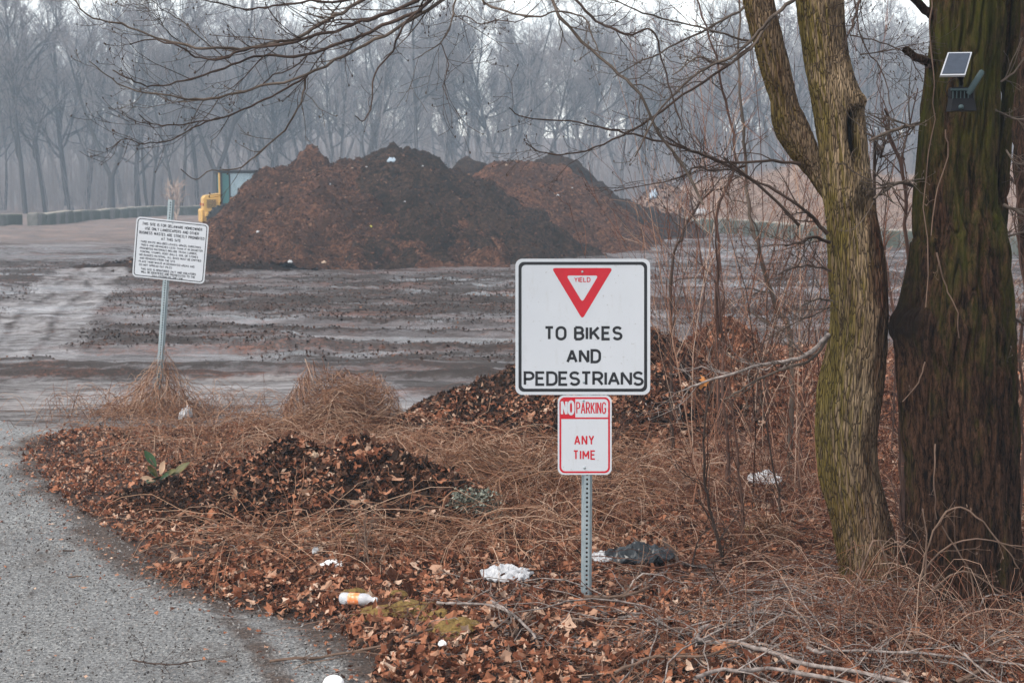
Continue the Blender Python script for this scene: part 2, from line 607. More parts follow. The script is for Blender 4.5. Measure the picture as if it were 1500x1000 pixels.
n.bump(n.math('ADD', agv, n.noise(v3, 30, 5, .7)), .7, .012)
road = tag(mb.build("road", n.m), kind="structure")
edge = sstep(-.55, .15, road_d(RX, np.minimum(RY, 13.6)) + .15 * fbm(RX * 3, RY * 3, 0, 8))
spot = np.exp(-seg_dist(RX, RY, [tuple(G(*p)[:2]) for p in [(335, 905), (372, 940), (400, 985), (420, 1010)]]) ** 2 / .018) * .85
pattr(road, "edge", np.maximum(edge, spot))

# ------------------------------------------------------------------ haze (smoke and damp air over the lot)
hz = MB().box((0, 120, 13.0), (524, 300, 29)).build("haze", [])
hm = bpy.data.materials.new("haze_air")
hm.use_nodes = True
hm.node_tree.nodes.clear()
pv = hm.node_tree.nodes.new("ShaderNodeVolumePrincipled")
pv.inputs['Color'].default_value = (.68, .84, 1.0, 1)
pv.inputs['Density'].default_value = 0.0017
pv.inputs['Anisotropy'].default_value = 0.1
ho = hm.node_tree.nodes.new("ShaderNodeOutputMaterial")
hm.node_tree.links.new(pv.outputs[0], ho.inputs['Volume'])
hz.data.materials.append(hm)
tag(hz, kind="stuff")

# ------------------------------------------------------------------ tree growing
NPT = {0: 9, 1: 7, 2: 5, 3: 4, 4: 3}


def branch(out, p, d, L, r, lev, last, rng, kids, trop=.25, wob=.16, shrink=.6, tip=.35, ang=(.45, .9), rmin=0.0):
    k = NPT[min(lev, 4)]
    pts, rad = [p], [r]
    d = d / np.linalg.norm(d)
    dirs = [d]
    for i in range(1, k):
        d = d + rng.normal(0, wob, 3) + np.array([0, 0, trop * .35])
        d /= np.linalg.norm(d)
        p = p + d * L / (k - 1)
        pts.append(p)
        rad.append(max(r * (1 - (1 - tip) * i / (k - 1)), rmin))
        dirs.append(d)
    out.setdefault(k, []).append((pts, rad))
    if lev < last:
        for _ in range(kids[lev]):
            t = rng.uniform(.25, 1.0)
            i = min(int(t * (k - 1)), k - 2)
            f = t * (k - 1) - i
            q = pts[i] * (1 - f) + pts[i + 1] * f
            dd = dirs[i]
            s = np.cross(dd, rng.normal(size=3))
            s /= np.linalg.norm(s) + 1e-9
            a = rng.uniform(*ang)
            nd = dd * math.cos(a) + s * math.sin(a)
            branch(out, q, nd, L * shrink * rng.uniform(.6, 1.1) * (1.15 - .45 * t), max((rad[i] * (1 - f) + rad[i + 1] * f) * .58, rmin), lev + 1, last, rng, kids, trop, wob, shrink, tip, ang, rmin)


def emit(mb, out, sides=3, mat=0, off=None):
    for k, lst in out.items():
        P = np.array([a for a, _ in lst])
        R = np.array([b for _, b in lst])
        if off is not None:
            P = P + off
        mb.add(*tubes(P, R, sides), mat)


n = NT("far_bark", 0.95, 0.1)
n.set(Base_Color=n.mix(n.noise(n.pos((1, 1, .2)), 3, 5), (.028, .024, .022), (.065, .055, .05)))
M_farbark = n.m
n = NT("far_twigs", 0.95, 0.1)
n.set(Base_Color=n.mix(n.noise(n.pos(), .6, 4), (.16, .14, .137), (.28, .235, .225)))  # twig colour lightened to stand in for part of the haze
M_fartwig = n.m


def forest_tree(seed, form, Ht, light=False):
    """trunk and crown mesh data of one bare woodland tree standing at the origin"""
    rng = np.random.default_rng(seed)
    trunk, crown = MB(), MB()
    stems = []
    lean = rng.normal(0, .03, 3)
    lean[2] = 0
    if form == 'leaning':
        lean = np.array([rng.choice([-1, 1]) * .22, rng.normal(0, .05), 0])
    r0 = rng.uniform(.19, .35)

    def stem(p, d, L, r, k=9):
        P, R = [p], [r]
        for i in range(1, k):
            d = d + rng.normal(0, .045, 3) * np.array([1, 1, .2]) + np.array([0, 0, .04])
            d /= np.linalg.norm(d)
            p = p + d * L / (k - 1)
            P.append(p)
            R.append(r * (1 - .82 * i / (k - 1)))
        trunk.add(*tubes(np.array(P), np.array(R), 7))
        stems.append((np.array(P), np.array(R)))
        return np.array(P), np.array(R)
    up = np.array([0, 0, 1.0]) + lean
    if form == 'forked':
        hs = rng.uniform(.12, .3) * Ht
        P, R = [np.array([0, 0, -.3]), up * hs * .5, up * hs], [r0 * 1.35, r0 * 1.05, r0]
        trunk.add(*tubes(np.array(P), np.array(R), 8))
        a = rng.uniform(0, 6.28)
        for s in (1, -1):
            dv = np.array([math.cos(a) * s, math.sin(a) * .5 * s, 0]) * rng.uniform(.28, .5)
            stem(P[-1] - up * .2, up + dv, Ht * .78, r0 * .72)
    elif form == 'twin':
        for s in (1, -1):
            stem(np.array([s * .3, 0, -.3]), up + np.array([s * rng.uniform(.06, .16), 0, 0]), Ht * rng.uniform(.85, 1), r0 * .8)
    else:
        stem(np.array([0, 0, -.3]), up, Ht, r0)
    out = {}
    for P, R in stems:
        nl = 18 if len(stems) == 1 else 12
        for i in range(nl):
            t = rng.uniform(.2, 1.0)
            u = t * (len(P) - 1)
            k = min(int(u), len(P) - 2)
            q = P[k] + (P[k + 1] - P[k]) * (u - k)
            rr = R[k] + (R[k + 1] - R[k]) * (u - k)
            a = rng.uniform(0, 6.28)
            el = rng.uniform(.25, 1.2) + .25 * t
            d = np.array([math.cos(a) * math.cos(el), math.sin(a) * math.cos(el), math.sin(el)])
            branch(out, q, d, Ht * rng.uniform(.22, .4) * (1.2 - .55 * t), rr * rng.uniform(.48, .74), 1, 3 if light else 4, rng,
                   {1: 6 if light else 8, 2: 6, 3: 4}, trop=.35, wob=.17, shrink=.58, rmin=.017 if light else .011)
    emit(crown, {k: v for k, v in out.items() if k >= 5}, 4, 1)
    emit(crown, {k: v for k, v in out.items() if k < 5}, 3, 0)
    return trunk, crown


def hill_h(x, y):
    return 12.5 * sstep(168, 250, y) * (1 + .18 * vn(x * .02, 0, 0, 61)) + .8 * fbm(x * .05, y * .05, 0, 62, 3) * sstep(172, 200, y)


FORMS = ['straight', 'forked', 'leaning', 'straight', 'twin', 'forked', 'straight', 'leaning']
WORD = {'straight': 'straight-trunked', 'forked': 'low-forking', 'leaning': 'leaning', 'twin': 'twin-stemmed'}
protos = []
for k, fm in enumerate(FORMS):
    t_, c_ = forest_tree(100 + k, fm, 19.0)
    e = empty("bare_tree", (0, 0, 0), "bare tree", "tree")
    t_.build("trunk", M_farbark, e)
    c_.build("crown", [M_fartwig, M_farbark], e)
    protos.append((e, fm))
used = set()


def copy_thing(src, loc, rz=0.0, sc=1.0):
    c = src.copy()
    COL.objects.link(c)
    c.location = tuple(float(q) for q in loc)
    c.rotation_euler = (0, 0, rz)
    c.scale = (sc, sc, sc)
    for ch in list(src.children):
        d = ch.copy()
        COL.objects.link(d)
        d.parent = c
        for g2 in list(ch.children):
            e2 = g2.copy()
            COL.objects.link(e2)
            e2.parent = d
    return c


def put_tree(k, x, y, rz, sc):
    e, fm = protos[k]
    if k not in used:
        used.add(k)
        e.location = (x, y, 0)
        e.rotation_euler = (0, 0, rz)
        e.scale = (sc, sc, sc)
        t = e
    else:
        t = copy_thing(e, (x, y, 0), rz, sc)
    px = 750 + F_PX * x / y
    zone = ('above the left row of concrete blocks' if px < 300 else 'above the large mulch heaps' if px < 930 else 'beyond the grassy bank at right')
    depth = 'near the woods edge' if y < 146.5 else 'deep in the haze'
    lab = f"{WORD[fm]} bare woodland tree {depth} {zone}"
    t.location.z = float(hill_h(x, y))
    return tag(t, lab, "tree", f"{WORD[fm]} trees {depth} {zone}")


rng = np.random.default_rng(7)
# trees one can tell apart at the edge of the woods, by where they stand
edge_px = [8, 40, 70, 108, 128, 165, 205, 222, 262, 292, 318, 352, 392, 418, 452, 500, 528, 566, 610, 648, 668, 704, 738, 790, 836, 868, 910, 952, 1004, 1040, 1090, 1140, 1190, 1260, 1300, 1330, 1480, -40, -90, 1560, 1620]
for i, px in enumerate(edge_px):
    y = rng.uniform(130, 146)
    if px < 330: y = rng.uniform(118, 136)
    put_tree(int(rng.integers(8)), (px - 750) / F_PX * y, y, rng.uniform(0, 6.28), rng.uniform(.80, 1.08))
for i in range(72):
    y = rng.uniform(147, 192)
    u = (i + rng.uniform(0, 1)) / 72 * .94 - .47
    put_tree(int(rng.integers(8)), u * y, y, rng.uniform(0, 6.28), rng.uniform(.80, 1.05))
hx, hy = np.meshgrid(np.linspace(-235, 235, 160), np.linspace(170, 261, 60))
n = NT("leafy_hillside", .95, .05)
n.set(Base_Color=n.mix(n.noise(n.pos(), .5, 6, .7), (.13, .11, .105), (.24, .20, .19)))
tag(MB().add(np.stack([hx, hy, hill_h(hx, hy) - .25], -1), grid_faces(*hx.shape)).build("hills", n.m), kind="structure")
# the woods further back read as one mass
lp = [forest_tree(300 + k, f, 20.0, True) for k, f in enumerate(['straight', 'forked', 'straight'])]
fw = MB()
for i in range(170):
    y = rng.uniform(180, 256)
    x = rng.uniform(-.46, .46) * y
    k = int(rng.integers(3))
    a, sc = rng.uniform(0, 6.28), rng.uniform(.6, .85)
    Rm = np.array([[math.cos(a), math.sin(a), 0], [-math.sin(a), math.cos(a), 0], [0, 0, 1]]) * sc
    for part in lp[k]:
        V = np.concatenate(part.v) @ Rm + np.array([x, y, float(hill_h(x, y))])
        Fq = np.concatenate([f for f, _, _ in part.f])
        fw.add(V, Fq)
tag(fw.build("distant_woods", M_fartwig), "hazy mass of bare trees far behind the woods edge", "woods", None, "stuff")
# brush and saplings between the trunks
nu = 11000
y = rng.uniform(118, 215, nu)
x = rng.uniform(-.5, .5, nu) * y
keep = ~((x > -50) & (y < 120))
x, y = x[keep], y[keep]
nu = len(x)
hgt = rng.gamma(2.2, 2.3, nu) + 1.0
t = np.linspace(0, 1, 4)
lean = rng.normal(0, .12, (nu, 2))
P = np.stack([x[:, None] + lean[:, :1] * hgt[:, None] * t ** 1.4, y[:, None] + lean[:, 1:] * hgt[:, None] * t ** 1.4, hgt[:, None] * t + 0 * x[:, None] - .1], -1)
R = (rng.uniform(.012, .04, nu)[:, None]) * (1.1 - .8 * t)
ub = MB().add(*tubes(P, R, 3))
# side twigs on the brush
m = nu * 5
src = rng.integers(0, nu, m)
tt = rng.uniform(.25, 1, m)
i0 = np.minimum((tt * 3).astype(int), 2)
f0 = (tt * 3 - i0)[:, None]
q = P[src, i0] * (1 - f0) + P[src, i0 + 1] * f0
a = rng.uniform(0, 6.28, m)
L = rng.uniform(.3, 1.4, m)
d = np.stack([np.cos(a) * .7, np.sin(a) * .7, rng.uniform(.2, 1.1, m)], -1) * L[:, None]
s3 = np.linspace(0, 1, 3)
Pt = q[:, None, :] + d[:, None, :] * s3[None, :, None]
Pt[:, :, 2] += (s3 ** 2 * .25)[None, :]
ub.add(*tubes(Pt, np.full((m, 3), .012) * (1.15 - .7 * s3), 3))
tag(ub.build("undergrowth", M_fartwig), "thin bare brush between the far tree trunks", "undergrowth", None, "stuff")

# ------------------------------------------------------------------ concrete block rows
def concrete(name, moss):
    n = NT(name, .9, .2)
    v = n.pos()
    c = n.mix(n.ramp(n.noise(v, 2.2, 6, .7), [(.38, 0.0), (.62, 1.0)]), (.17, .16, .145), (.10, .098, .088))
    c = n.mix(n.ramp(n.noise(n.pos((1, 1, .4)), 1.6, 6, .7), [(.42 - moss, 0.0), (.6 - moss * .4, .9)]), c, (.042, .052, .032))
    n.set(Base_Color=c).bump(n.noise(v, 14, 6, .7), .5, .03)
    return n.m


M_blk = [concrete("mossy_concrete", .14), concrete("stained_concrete", .02), concrete("pale_concrete", -.06)]
M_cap = plain("pale_top", (.34, .30, .25), .9, .1, 0, .4, 3)
ORD = ['first', 'second', 'third', 'fourth', 'fifth', 'sixth', 'seventh', 'eighth', 'ninth', 'tenth', 'eleventh', 'twelfth', 'thirteenth', 'fourteenth', 'fifteenth', 'sixteenth', 'seventeenth', 'eighteenth', 'nineteenth', 'twentieth']
ORD += ['twenty-' + q for q in ORD[:9]] + ['thirtieth'] + ['thirty-' + q for q in ORD[:9]]


def block_row(pts, side, L=1.75, Hh=.72, rs=5):
    rg = np.random.default_rng(rs)
    pts = [np.array(p[:2]) for p in pts]
    seg = np.cumsum([0] + [np.linalg.norm(b - a) for a, b in zip(pts[:-1], pts[1:])])
    nb = int(seg[-1] / (L + .04))
    for i in range(nb):
        s = (i + .5) * (L + .04)
        k = min(np.searchsorted(seg, s) - 1, len(pts) - 2)
        dv = (pts[k + 1] - pts[k]) / np.linalg.norm(pts[k + 1] - pts[k])
        c = pts[k] + dv * (s - seg[k])
        rot = math.atan2(dv[1], dv[0]) + rg.normal(0, .02)
        hh = Hh + rg.normal(0, .03)
        b = MB()
        b.box((0, 0, hh / 2 - .05), (L, .62, hh + .1), 0, .04)
        b.box((0, 0, hh + .02), (L * .93, .5, .05), 1, .02)                  # paler slab along the top
        b.box((0, -.315, hh * .5), (.28, .03, .12), 0, .012)                 # cast recess frame
        b.v = [q + np.stack([.02 * vn(q[:, 0] * 3, q[:, 1] * 3, q[:, 2] * 3, 60 + i), .02 * vn(q[:, 0] * 3, q[:, 1] * 3, q[:, 2] * 3, 90 + i), .02 * vn(q[:, 0] * 3, q[:, 2] * 3, 0, 70 + i)], -1) for q in b.v]
        mk = int(rg.integers(3))
        o = b.build("concrete_block", [M_blk[mk], M_cap])
        o.location = (c[0], c[1], -.02)
        o.rotation_euler = (rg.normal(0, .02), rg.normal(0, .015), rot)
        look = ['mossy green', 'stained grey', 'pale grey'][mk]
        tag(o, f"{look} concrete block, {ORD[i]} from the left in the {side} row", "concrete block", f"concrete blocks in the {side} row")


block_row([G(-60, 333), G(10, 331), G(52, 331), G(120, 324), G(200, 318), G(320, 314)], "left", 2.0)
block_row([G(972, 336), G(1080, 342), G(1190, 353), G(1330, 362), G(1500, 375), G(1600, 384)], "right", 1.3, .66, 9)

# ------------------------------------------------------------------ heaps
def heightfield(hf, x0, x1, y0, y1, step):
    xs, ys = np.arange(x0, x1, step), np.arange(y0, y1, step)
    X, Y = np.meshgrid(xs, ys)
    Z = hf(X, Y)
    F = grid_faces(*X.shape)
    keep = (Z.ravel()[F] > -.06).any(1)
    return np.stack([X, Y, Z], -1).reshape(-1, 3), F[keep]


def cone(X, Y, cx, cy, h, rx, ry, p=1.0, rnd=.12, ang=0.0):
    dx, dy = X - cx, Y - cy
    c_, s_ = math.cos(ang), math.sin(ang)
    dx, dy = dx * c_ + dy * s_, -dx * s_ + dy * c_
    d = np.sqrt((dx / rx) ** 2 + (dy / ry) ** 2 + rnd ** 2) - rnd
    return h * (1 - d ** p)


def heap(name, label, cat, hf, box, step, mats, nfl, fsize, seed, lobes=False, flat=.6, group=None, loc=None, minz=.05):
    rg = np.random.default_rng(seed)
    V, F = heightfield(hf, *box, step)
    mb = MB().add(V, F)
    N_ = nfl * 6
    x, y = rg.uniform(box[0], box[1], N_), rg.uniform(box[2], box[3], N_)
    z = hf(x, y)
    k = np.where(z > minz)[0][:nfl]
    x, y, z = x[k], y[k], z[k]
    e = step
    gx, gy = (hf(x + e, y) - z) / e, (hf(x, y + e) - z) / e
    nr = np.stack([-gx, -gy, np.ones_like(gx)], -1)
    nr /= np.linalg.norm(nr, axis=1, keepdims=True)
    sz = rg.uniform(*fsize, len(k)) * rg.choice([.6, 1, 1, 1.4], len(k))
    mb.add(*leaves(np.stack([x, y, z], -1) + nr * sz[:, None] * .3, sz, rg, flat, lobes, 7 if not lobes else 9, nr, (.25, .9)), 1, False)
    o = mb.build(name, mats, None, loc)
    return tag(o, label, cat, group)


def rough(X, Y, s, a=1.0):
    return a * (.15 * (.55 - 1.6 * np.abs(vn(X * .55 + .4 * vn(X * .9, Y * .9, 0, s + 8), Y * .38, 0, s + 7))) + .34 * fbm(X * .55, Y * .55, 0, s, 3) + .34 * fbm(X * 1.3, Y * 1.3, 0, s + 3, 3) + .16 * fbm(X * 4, Y * 4, 0, s + 5, 3))


def hL(X, Y):
    h = np.maximum(cone(X, Y, -7.5, 50, 3.15, 3.0, 5.0, 1.7), cone(X, Y, -6.3, 49.3, 3.0, 4.7, 8.6, 1.05))
    h = np.maximum(h, cone(X, Y, -6.0, 50, 3.0, 3.6, 5.5, 1.8))
    h = np.maximum(h, cone(X, Y, -5.2, 46.5, 1.9, 6, 4.8))
    return np.minimum(h + rough(X, Y, 201), 3.45 + .12 * fbm(X * 3, Y * 3, 0, 209, 2)) +   .40 * sstep(.72, .48, np.hypot((X + 6.95) / .95, (Y - 50) / 1.3) + .12 * vn(X * 4, Y * 4, 0, 9))


def hM(X, Y):
    h = np.maximum(cone(X, Y, -3.95, 51.5, 3.65, 5.2, 8.9, 1.1), cone(X, Y, -5.0, 51, 2.9, 4, 7, 1.3))
    h = np.maximum(h, cone(X, Y, -2.4, 50.5, 2.7, 5, 7, 1.2))
    return h + rough(X, Y, 221)


def hR(X, Y):
    h = np.maximum(cone(X, Y, .1, 57.5, 3.15, 5.0, 8.8, 1.1), cone(X, Y, 1.2, 59.5, 3.05, 4.5, 8.4, 1.15))
    h = np.maximum(h, cone(X, Y, -1.0, 55, 2.5, 5, 8.5, 1.1))
    return h + rough(X, Y, 241)


def hB(X, Y):
    h = np.maximum(cone(X, Y, 2.1, 66, 3.75, 4.6, 5, .95), cone(X, Y, -1.8, 65, 3.4, 6, 5, .9))
    h = np.maximum(h, cone(X, Y, 5.0, 67, 1.9, 3.8, 4))
    return h + rough(X, Y, 261)


heap("mulch_heap", "brown mulch heap with a knob on its peak, hiding the loader front", "mulch heap", hL, (-14, 0, 40, 60, ), .09, [M_compost, M_chip], 26000, (.015, .06), 1)
heap("mulch_heap", "dark mulch heap with a pointed peak and white bag, in the middle", "mulch heap", hM, (-10.5, 4, 41, 62), .09, [M_compost_mid, M_darkchip], 16000, (.015, .06), 2)
heap("mulch_heap", "rusty brown broad mulch heap sloping down to the right", "mulch heap", hR, (-7.5, 9, 46, 70), .09, [M_compost_red, M_chip], 26000, (.015, .06), 3)
heap("mulch_heap", "black mulch heap showing behind the rusty heap", "mulch heap", hB, (-9, 10, 59, 73), .1, [M_compost_dark, M_darkchip], 3000, (.02, .06), 4)
# low windrow left of the heaps
hW = lambda X, Y: cone(X, Y, -9.4, 40.5, .42, 2.6, 1.6) + rough(X, Y, 281, .35)
heap("mulch_mound", "low black mulch mound beside the leaning notice sign", "mulch mound", hW, (-13.5, -5.5, 37, 44), .07, [M_compost_dark, M_darkchip], 1200, (.02, .05), 5)

# near heaps on the verge
def hN(X, Y):
    h = np.maximum(cone(X, Y, 1.42, 14.5, .95, 1.25, 1.5), cone(X, Y, .75, 14.25, .88, 1.75, 1.35))
    h = np.maximum(h, cone(X, Y, -.2, 13.85, .40, 1.1, .95))
    return h + rough(X, Y, 301, .42) + .05 * fbm(X * 9, Y * 9, 0, 310, 2)


heap("compost_heap", "dark wet leaf compost heap behind the yield sign", "compost heap", hN, (-1.8, 3.4, 12, 16.6), .035, [M_compost_dark, M_darkleaf], 9500, (.025, .05), 6, True, .7)
hO = lambda X, Y: np.maximum(cone(X, Y, 2.25, 14.9, .98, 1.0, 1.2), cone(X, Y, 2.9, 14.8, .5, 1.2, 1.1)) + rough(X, Y, 321, .4)
heap("leaf_heap", "rust red leaf heap between the yield sign and the trees", "leaf heap", hO, (.8, 4.3, 13, 16.6), .035, [M_compost_red, M_leaf], 7000, (.025, .05), 7, True, .7)


def hP(X, Y):
    h = np.maximum(cone(X, Y, -1.12, 10.35, .50, .72, .8), cone(X, Y, -1.7, 10.5, .40, .75, .7))
    h = np.maximum(h, cone(X, Y, -.75, 10.25, .36, .6, .6))
    return h + rough(X, Y, 341, .3) + .04 * fbm(X * 9, Y * 9, 0, 350, 2)


heap("leaf_pile", "dark brown leaf pile left of the sign post on the verge", "leaf pile", hP, (-3, .3, 9.2, 11.8), .03, [M_compost_dark, M_darkleaf], 5200, (.025, .055), 8, True, .8)
hQ = lambda X, Y: cone(X, Y, -2.35, 10.4, .20, .7, .5) + rough(X, Y, 361, .2)
heap("leaf_pile", "low scatter of dark leaves beside the green sprig", "leaf pile", hQ, (-3.3, -1.4, 9.6, 11.2), .03, [M_compost_red, M_darkleaf], 4500, (.025, .055), 9, True, .8)

# ------------------------------------------------------------------ grassy bank behind the right blocks
def hK(X, Y):
    h = np.maximum(cone(X, Y, 12.5, 82, 2.55, 6.5, 9, 1.3), cone(X, Y, 18, 84, 3.3, 9, 11, 1.3))
    h = np.maximum(h, cone(X, Y, 29, 83, 3.2, 12, 13, 1.4))
    h = np.maximum(h, cone(X, Y, 42, 76, 3.0, 14, 13, 1.4))
    return h + rough(X, Y, 401, .8)


n = NT("dry_bank", .95, .1)
v = n.pos()
n.set(Base_Color=n.mix(n.ramp(n.noise(v, 1.1, 7, .7), [(.38, 0.0), (.62, 1.0)]), (.29, .195, .15), (.14, .10, .08)))
n.bump(n.noise(v, 8, 6, .7), .8, .12)
M_bank = n.m
rg = np.random.default_rng(41)
V, F = heightfield(hK, 4, 58, 68, 98, .22)
tag(MB().add(V, F).build("bank", M_bank), kind="structure")
ns = 30000
x, y = rg.uniform(5, 46, ns), rg.uniform(70, 86, ns)
z = hK(x, y)
k = z > .05
x, y, z = x[k], y[k], z[k]
ns = len(x)
t = np.linspace(0, 1, 4)
a, L = rg.uniform(0, 6.28, ns), rg.uniform(.25, .9, ns)
hh = rg.uniform(.1, .5, ns)
P = np.stack([x[:, None] + np.cos(a)[:, None] * (L[:, None] * t), y[:, None] + np.sin(a)[:, None] * (L[:, None] * t), z[:, None] + hh[:, None] * (t * (1.7 - t)) - .02], -1)
tag(MB().add(*tubes(P, np.full((ns, 4), .010) * (1.2 - .8 * t), 3)).build("dry_grass", M_straw), "matted tan grass over the bank at right", "grass", None, "stuff")
hD = lambda X, Y: cone(X, Y, 8.2, 77, 2.55, 2.3, 2.8, 1.4) + rough(X, Y, 421, .7)
heap("wood_waste_heap", "tan heap of wood waste at the left end of the bank", "waste heap", hD, (5, 12, 73, 81), .12, [M_bank, M_chip], 2500, (.03, .12), 10)

# ------------------------------------------------------------------ near trees
n = NT("furrowed_bark", .9, .06)
tc = n.pos((1, 1, .22))
tz = n.pos()
wv_ = n.node("ShaderNodeVectorMath", operation='ADD')
n.t.links.new(n.pos((1, 1, .085)), wv_.inputs[0])
wn2 = n.node("ShaderNodeTexNoise")
n.t.links.new(n.pos((1, 1, .5)), wn2.inputs['Vector'])
wn2.inputs['Scale'].default_value = 16
wn2.inputs['Detail'].default_value = 4
wsc = n.node("ShaderNodeVectorMath", operation='SCALE')
n.t.links.new(wn2.outputs['Color'], wsc.inputs[0])
wsc.inputs[3].default_value = .022
n.t.links.new(wsc.outputs[0], wv_.inputs[1])
crk = n.vor(wv_.outputs[0], 78, 'DISTANCE_TO_EDGE')
fib = n.noise(tc, 55, 7, .7)
c = n.mix(n.ramp(n.noise(tc, 9, 6, .65), [(.35, 0.0), (.65, 1.0)]), (.13, .086, .05), (.36, .26, .165))
c = n.mix(n.ramp(fib, [(.3, 1.0), (.5, 0.0)]), c, (.03, .018, .012))
sep = n.node("ShaderNodeSeparateXYZ")
gn = n.node("ShaderNodeNewGeometry").outputs['Normal']
n.t.links.new(gn, sep.inputs[0])
mossn = n.math('ADD', n.math('MULTIPLY', sep.outputs[0], -.38), n.noise(n.pos((1, 1, .55)), 5, 7, .75))
c = n.mix(n.ramp(mossn, [(.52, 0.0), (.80, .9)]), c, n.mix(fib, (.042, .032, .006), (.165, .125, .028)))
c = n.mix(n.math('MULTIPLY', n.attr('stain'), n.ramp(n.noise(tc, 7, 5, .7), [(.35, .4), (.6, 1.0)])), c, (.06, .018, .010))
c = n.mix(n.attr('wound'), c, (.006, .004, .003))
c = n.mix(n.ramp(crk, [(.015, .85), (.085, 0.0)]), c, (.022, .014, .009))
n.set(Base_Color=c)
n.bump(n.math('ADD', n.math('MULTIPLY', n.ramp(crk, [(0, 0.0), (.14, 1.0)]), .8), n.math('MULTIPLY', fib, .5)), .9, .012)
M_bark1 = n.m

n = NT("stringy_bark", .95, .05)
tc = n.pos((1, 1, .13))
fib = n.noise(tc, 42, 8, .78, .4)
c = n.mix(n.ramp(fib, [(.40, 0.0), (.62, 1.0)]), (.005, .003, .002), (.088, .045, .027))
c = n.mix(n.ramp(n.noise(n.pos((1, 1, .35)), 70, 5, .75), [(.40, .75), (.52, 0.0)]), c, (.006, .004, .003))
gm = n.math('ADD', n.math('MULTIPLY', n.attr('height'), .16), n.noise(n.pos((1, 1, .28)), 6.5, 7, .75))
c = n.mix(n.ramp(gm, [(.56, 0.0), (.80, .85)]), c, n.mix(fib, (.008, .010, .002), (.085, .088, .012)))
c = n.mix(n.math('MULTIPLY', n.attr('wound'), .9), c, (.008, .005, .004))
n.set(Base_Color=c)
n.bump(n.math('ADD', fib, n.math('MULTIPLY', n.noise(n.pos((1, 1, .3)), 90, 5, .7), .5)), 1.0, .022)
M_bark2 = n.m
M_twig = plain("grey_twig", (.115, .085, .066), .8, .25, 0, .55, 6)
M_twig_dark = plain("brown_twig", (.062, .038, .028), .8, .25, 0, .5, 6)
M_twig_red = plain("red_brown_stem", (.10, .052, .038), .8, .25, 0, .5, 6)
M_stick = plain("weathered_stick", (.33, .275, .25), .85, .12, 0, .72, 22)
M_stickb = plain("brown_stick", (.17, .11, .08), .85, .2, 0, .5, 7)


def trunk_mesh(prof, Y0, rings, sides, disp, flare=0.0, Yfun=None):
    """prof rows (py, px_left, px_right) from the top down"""
    P, R = [], []
    for row in prof:
        py, a, b = row[:3]
        y = row[3] if len(row) > 3 else Y0
        P.append(at((a + b) / 2, py, y))
        R.append((b - a) / 2 / F_PX * y)
    P, R = np.array(P), np.array(R)
    C = catmull(np.c_[P, R], rings)
    P, R = C[:, :3], C[:, 3]
    t = np.arange(sides) * 2 * math.pi / sides
    T = np.gradient(P, axis=0)
    T /= np.linalg.norm(T, axis=1, keepdims=True)
    A = np.cross(T, [0, 1.0, 0])
    A /= np.linalg.norm(A, axis=1, keepdims=True)
    B = np.cross(T, A)
    rad = np.cos(t)[None, :, None] * A[:, None] + np.sin(t)[None, :, None] * B[:, None]
    ln = np.concatenate([[0], np.cumsum(np.linalg.norm(np.diff(P, axis=0), axis=1))])
    rr = R[:, None] * np.ones_like(t)[None]
    rr = rr + disp(np.cos(t)[None] * R[:, None], np.sin(t)[None] * R[:, None], ln[:, None] + 0 * t[None], P[:, 2][:, None] + 0 * t[None])
    if flare:
        rr = rr + flare * np.exp(-np.maximum(P[:, 2], 0)[:, None] / .16) * (.6 + .8 * np.abs(vn(np.cos(t) * 1.7, np.sin(t) * 1.7, 0, 77)))[None]
    V = P[:, None] + rr[..., None] * rad
    return V, grid_faces(rings, sides, True), rad


def furrow(cx, cy, l, z):
    r = fbm(cx * 34, cy * 34, l * 4.5, 501, 3)
    return .012 * (.3 - 2.2 * np.abs(r)) + .018 * fbm(cx * 5, cy * 5, l * 2.6, 511, 3)


def strings(cx, cy, l, z):
    w = .02 * fbm(cx * 8, cy * 8, l * 3, 615, 2)
    a = np.abs(fbm((cx + w) * 11, (cy + w) * 11, l * .9, 601, 2))
    b = np.abs(fbm((cx + w) * 26, (cy - w) * 26, l * 3.6, 605, 2))
    return -.027 * np.exp(-(a / .13) ** 2) - .022 * np.exp(-(b / .2) ** 2) + .013 * fbm(cx * 4, cy * 4, l * .9, 611, 2) + .006 * fbm(cx * 60, cy * 60, l * 9, 621, 2) + .014


YL, YR = 8.15, 7.95
LT = empty("furrowed_tree", (G(1285, 880)[0], YL, 0), "mossy forked tree with a hollow in its trunk, left of the trail camera tree", "tree")
prof = [(-760, 1105, 1155), (-400, 1130, 1180), (-150, 1152, 1214), (0, 1166, 1233), (50, 1172, 1238), (100, 1180, 1247), (150, 1189, 1261), (200, 1197, 1268), (250, 1203, 1272), (300, 1210, 1279), (350, 1213, 1289),
        (400, 1216, 1297), (450, 1216, 1301), (500, 1213, 1300), (550, 1204, 1293), (600, 1197, 1287), (650, 1196, 1282), (700, 1201, 1287), (750, 1213, 1298), (800, 1225, 1310), (850, 1237, 1325), (885, 1240, 1340), (930, 1236, 1358)]
V, F, rad = trunk_mesh(prof, YL, 520, 220, furrow, .05)
ppx, ppy = 750 + F_PX * V[..., 0] / V[..., 1], 500 - F_PX * ((V[..., 2] - H_CAM) / V[..., 1] + math.tan(PITCH))
front = sstep(-.1, -.5, rad[..., 1])
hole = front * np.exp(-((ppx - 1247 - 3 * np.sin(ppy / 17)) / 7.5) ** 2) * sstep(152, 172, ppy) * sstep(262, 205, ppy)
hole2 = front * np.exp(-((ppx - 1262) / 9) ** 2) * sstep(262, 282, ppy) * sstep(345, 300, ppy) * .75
lip = front * np.exp(-((ppx - 1258) / 13) ** 2 - ((ppy - 148) / 13) ** 2)
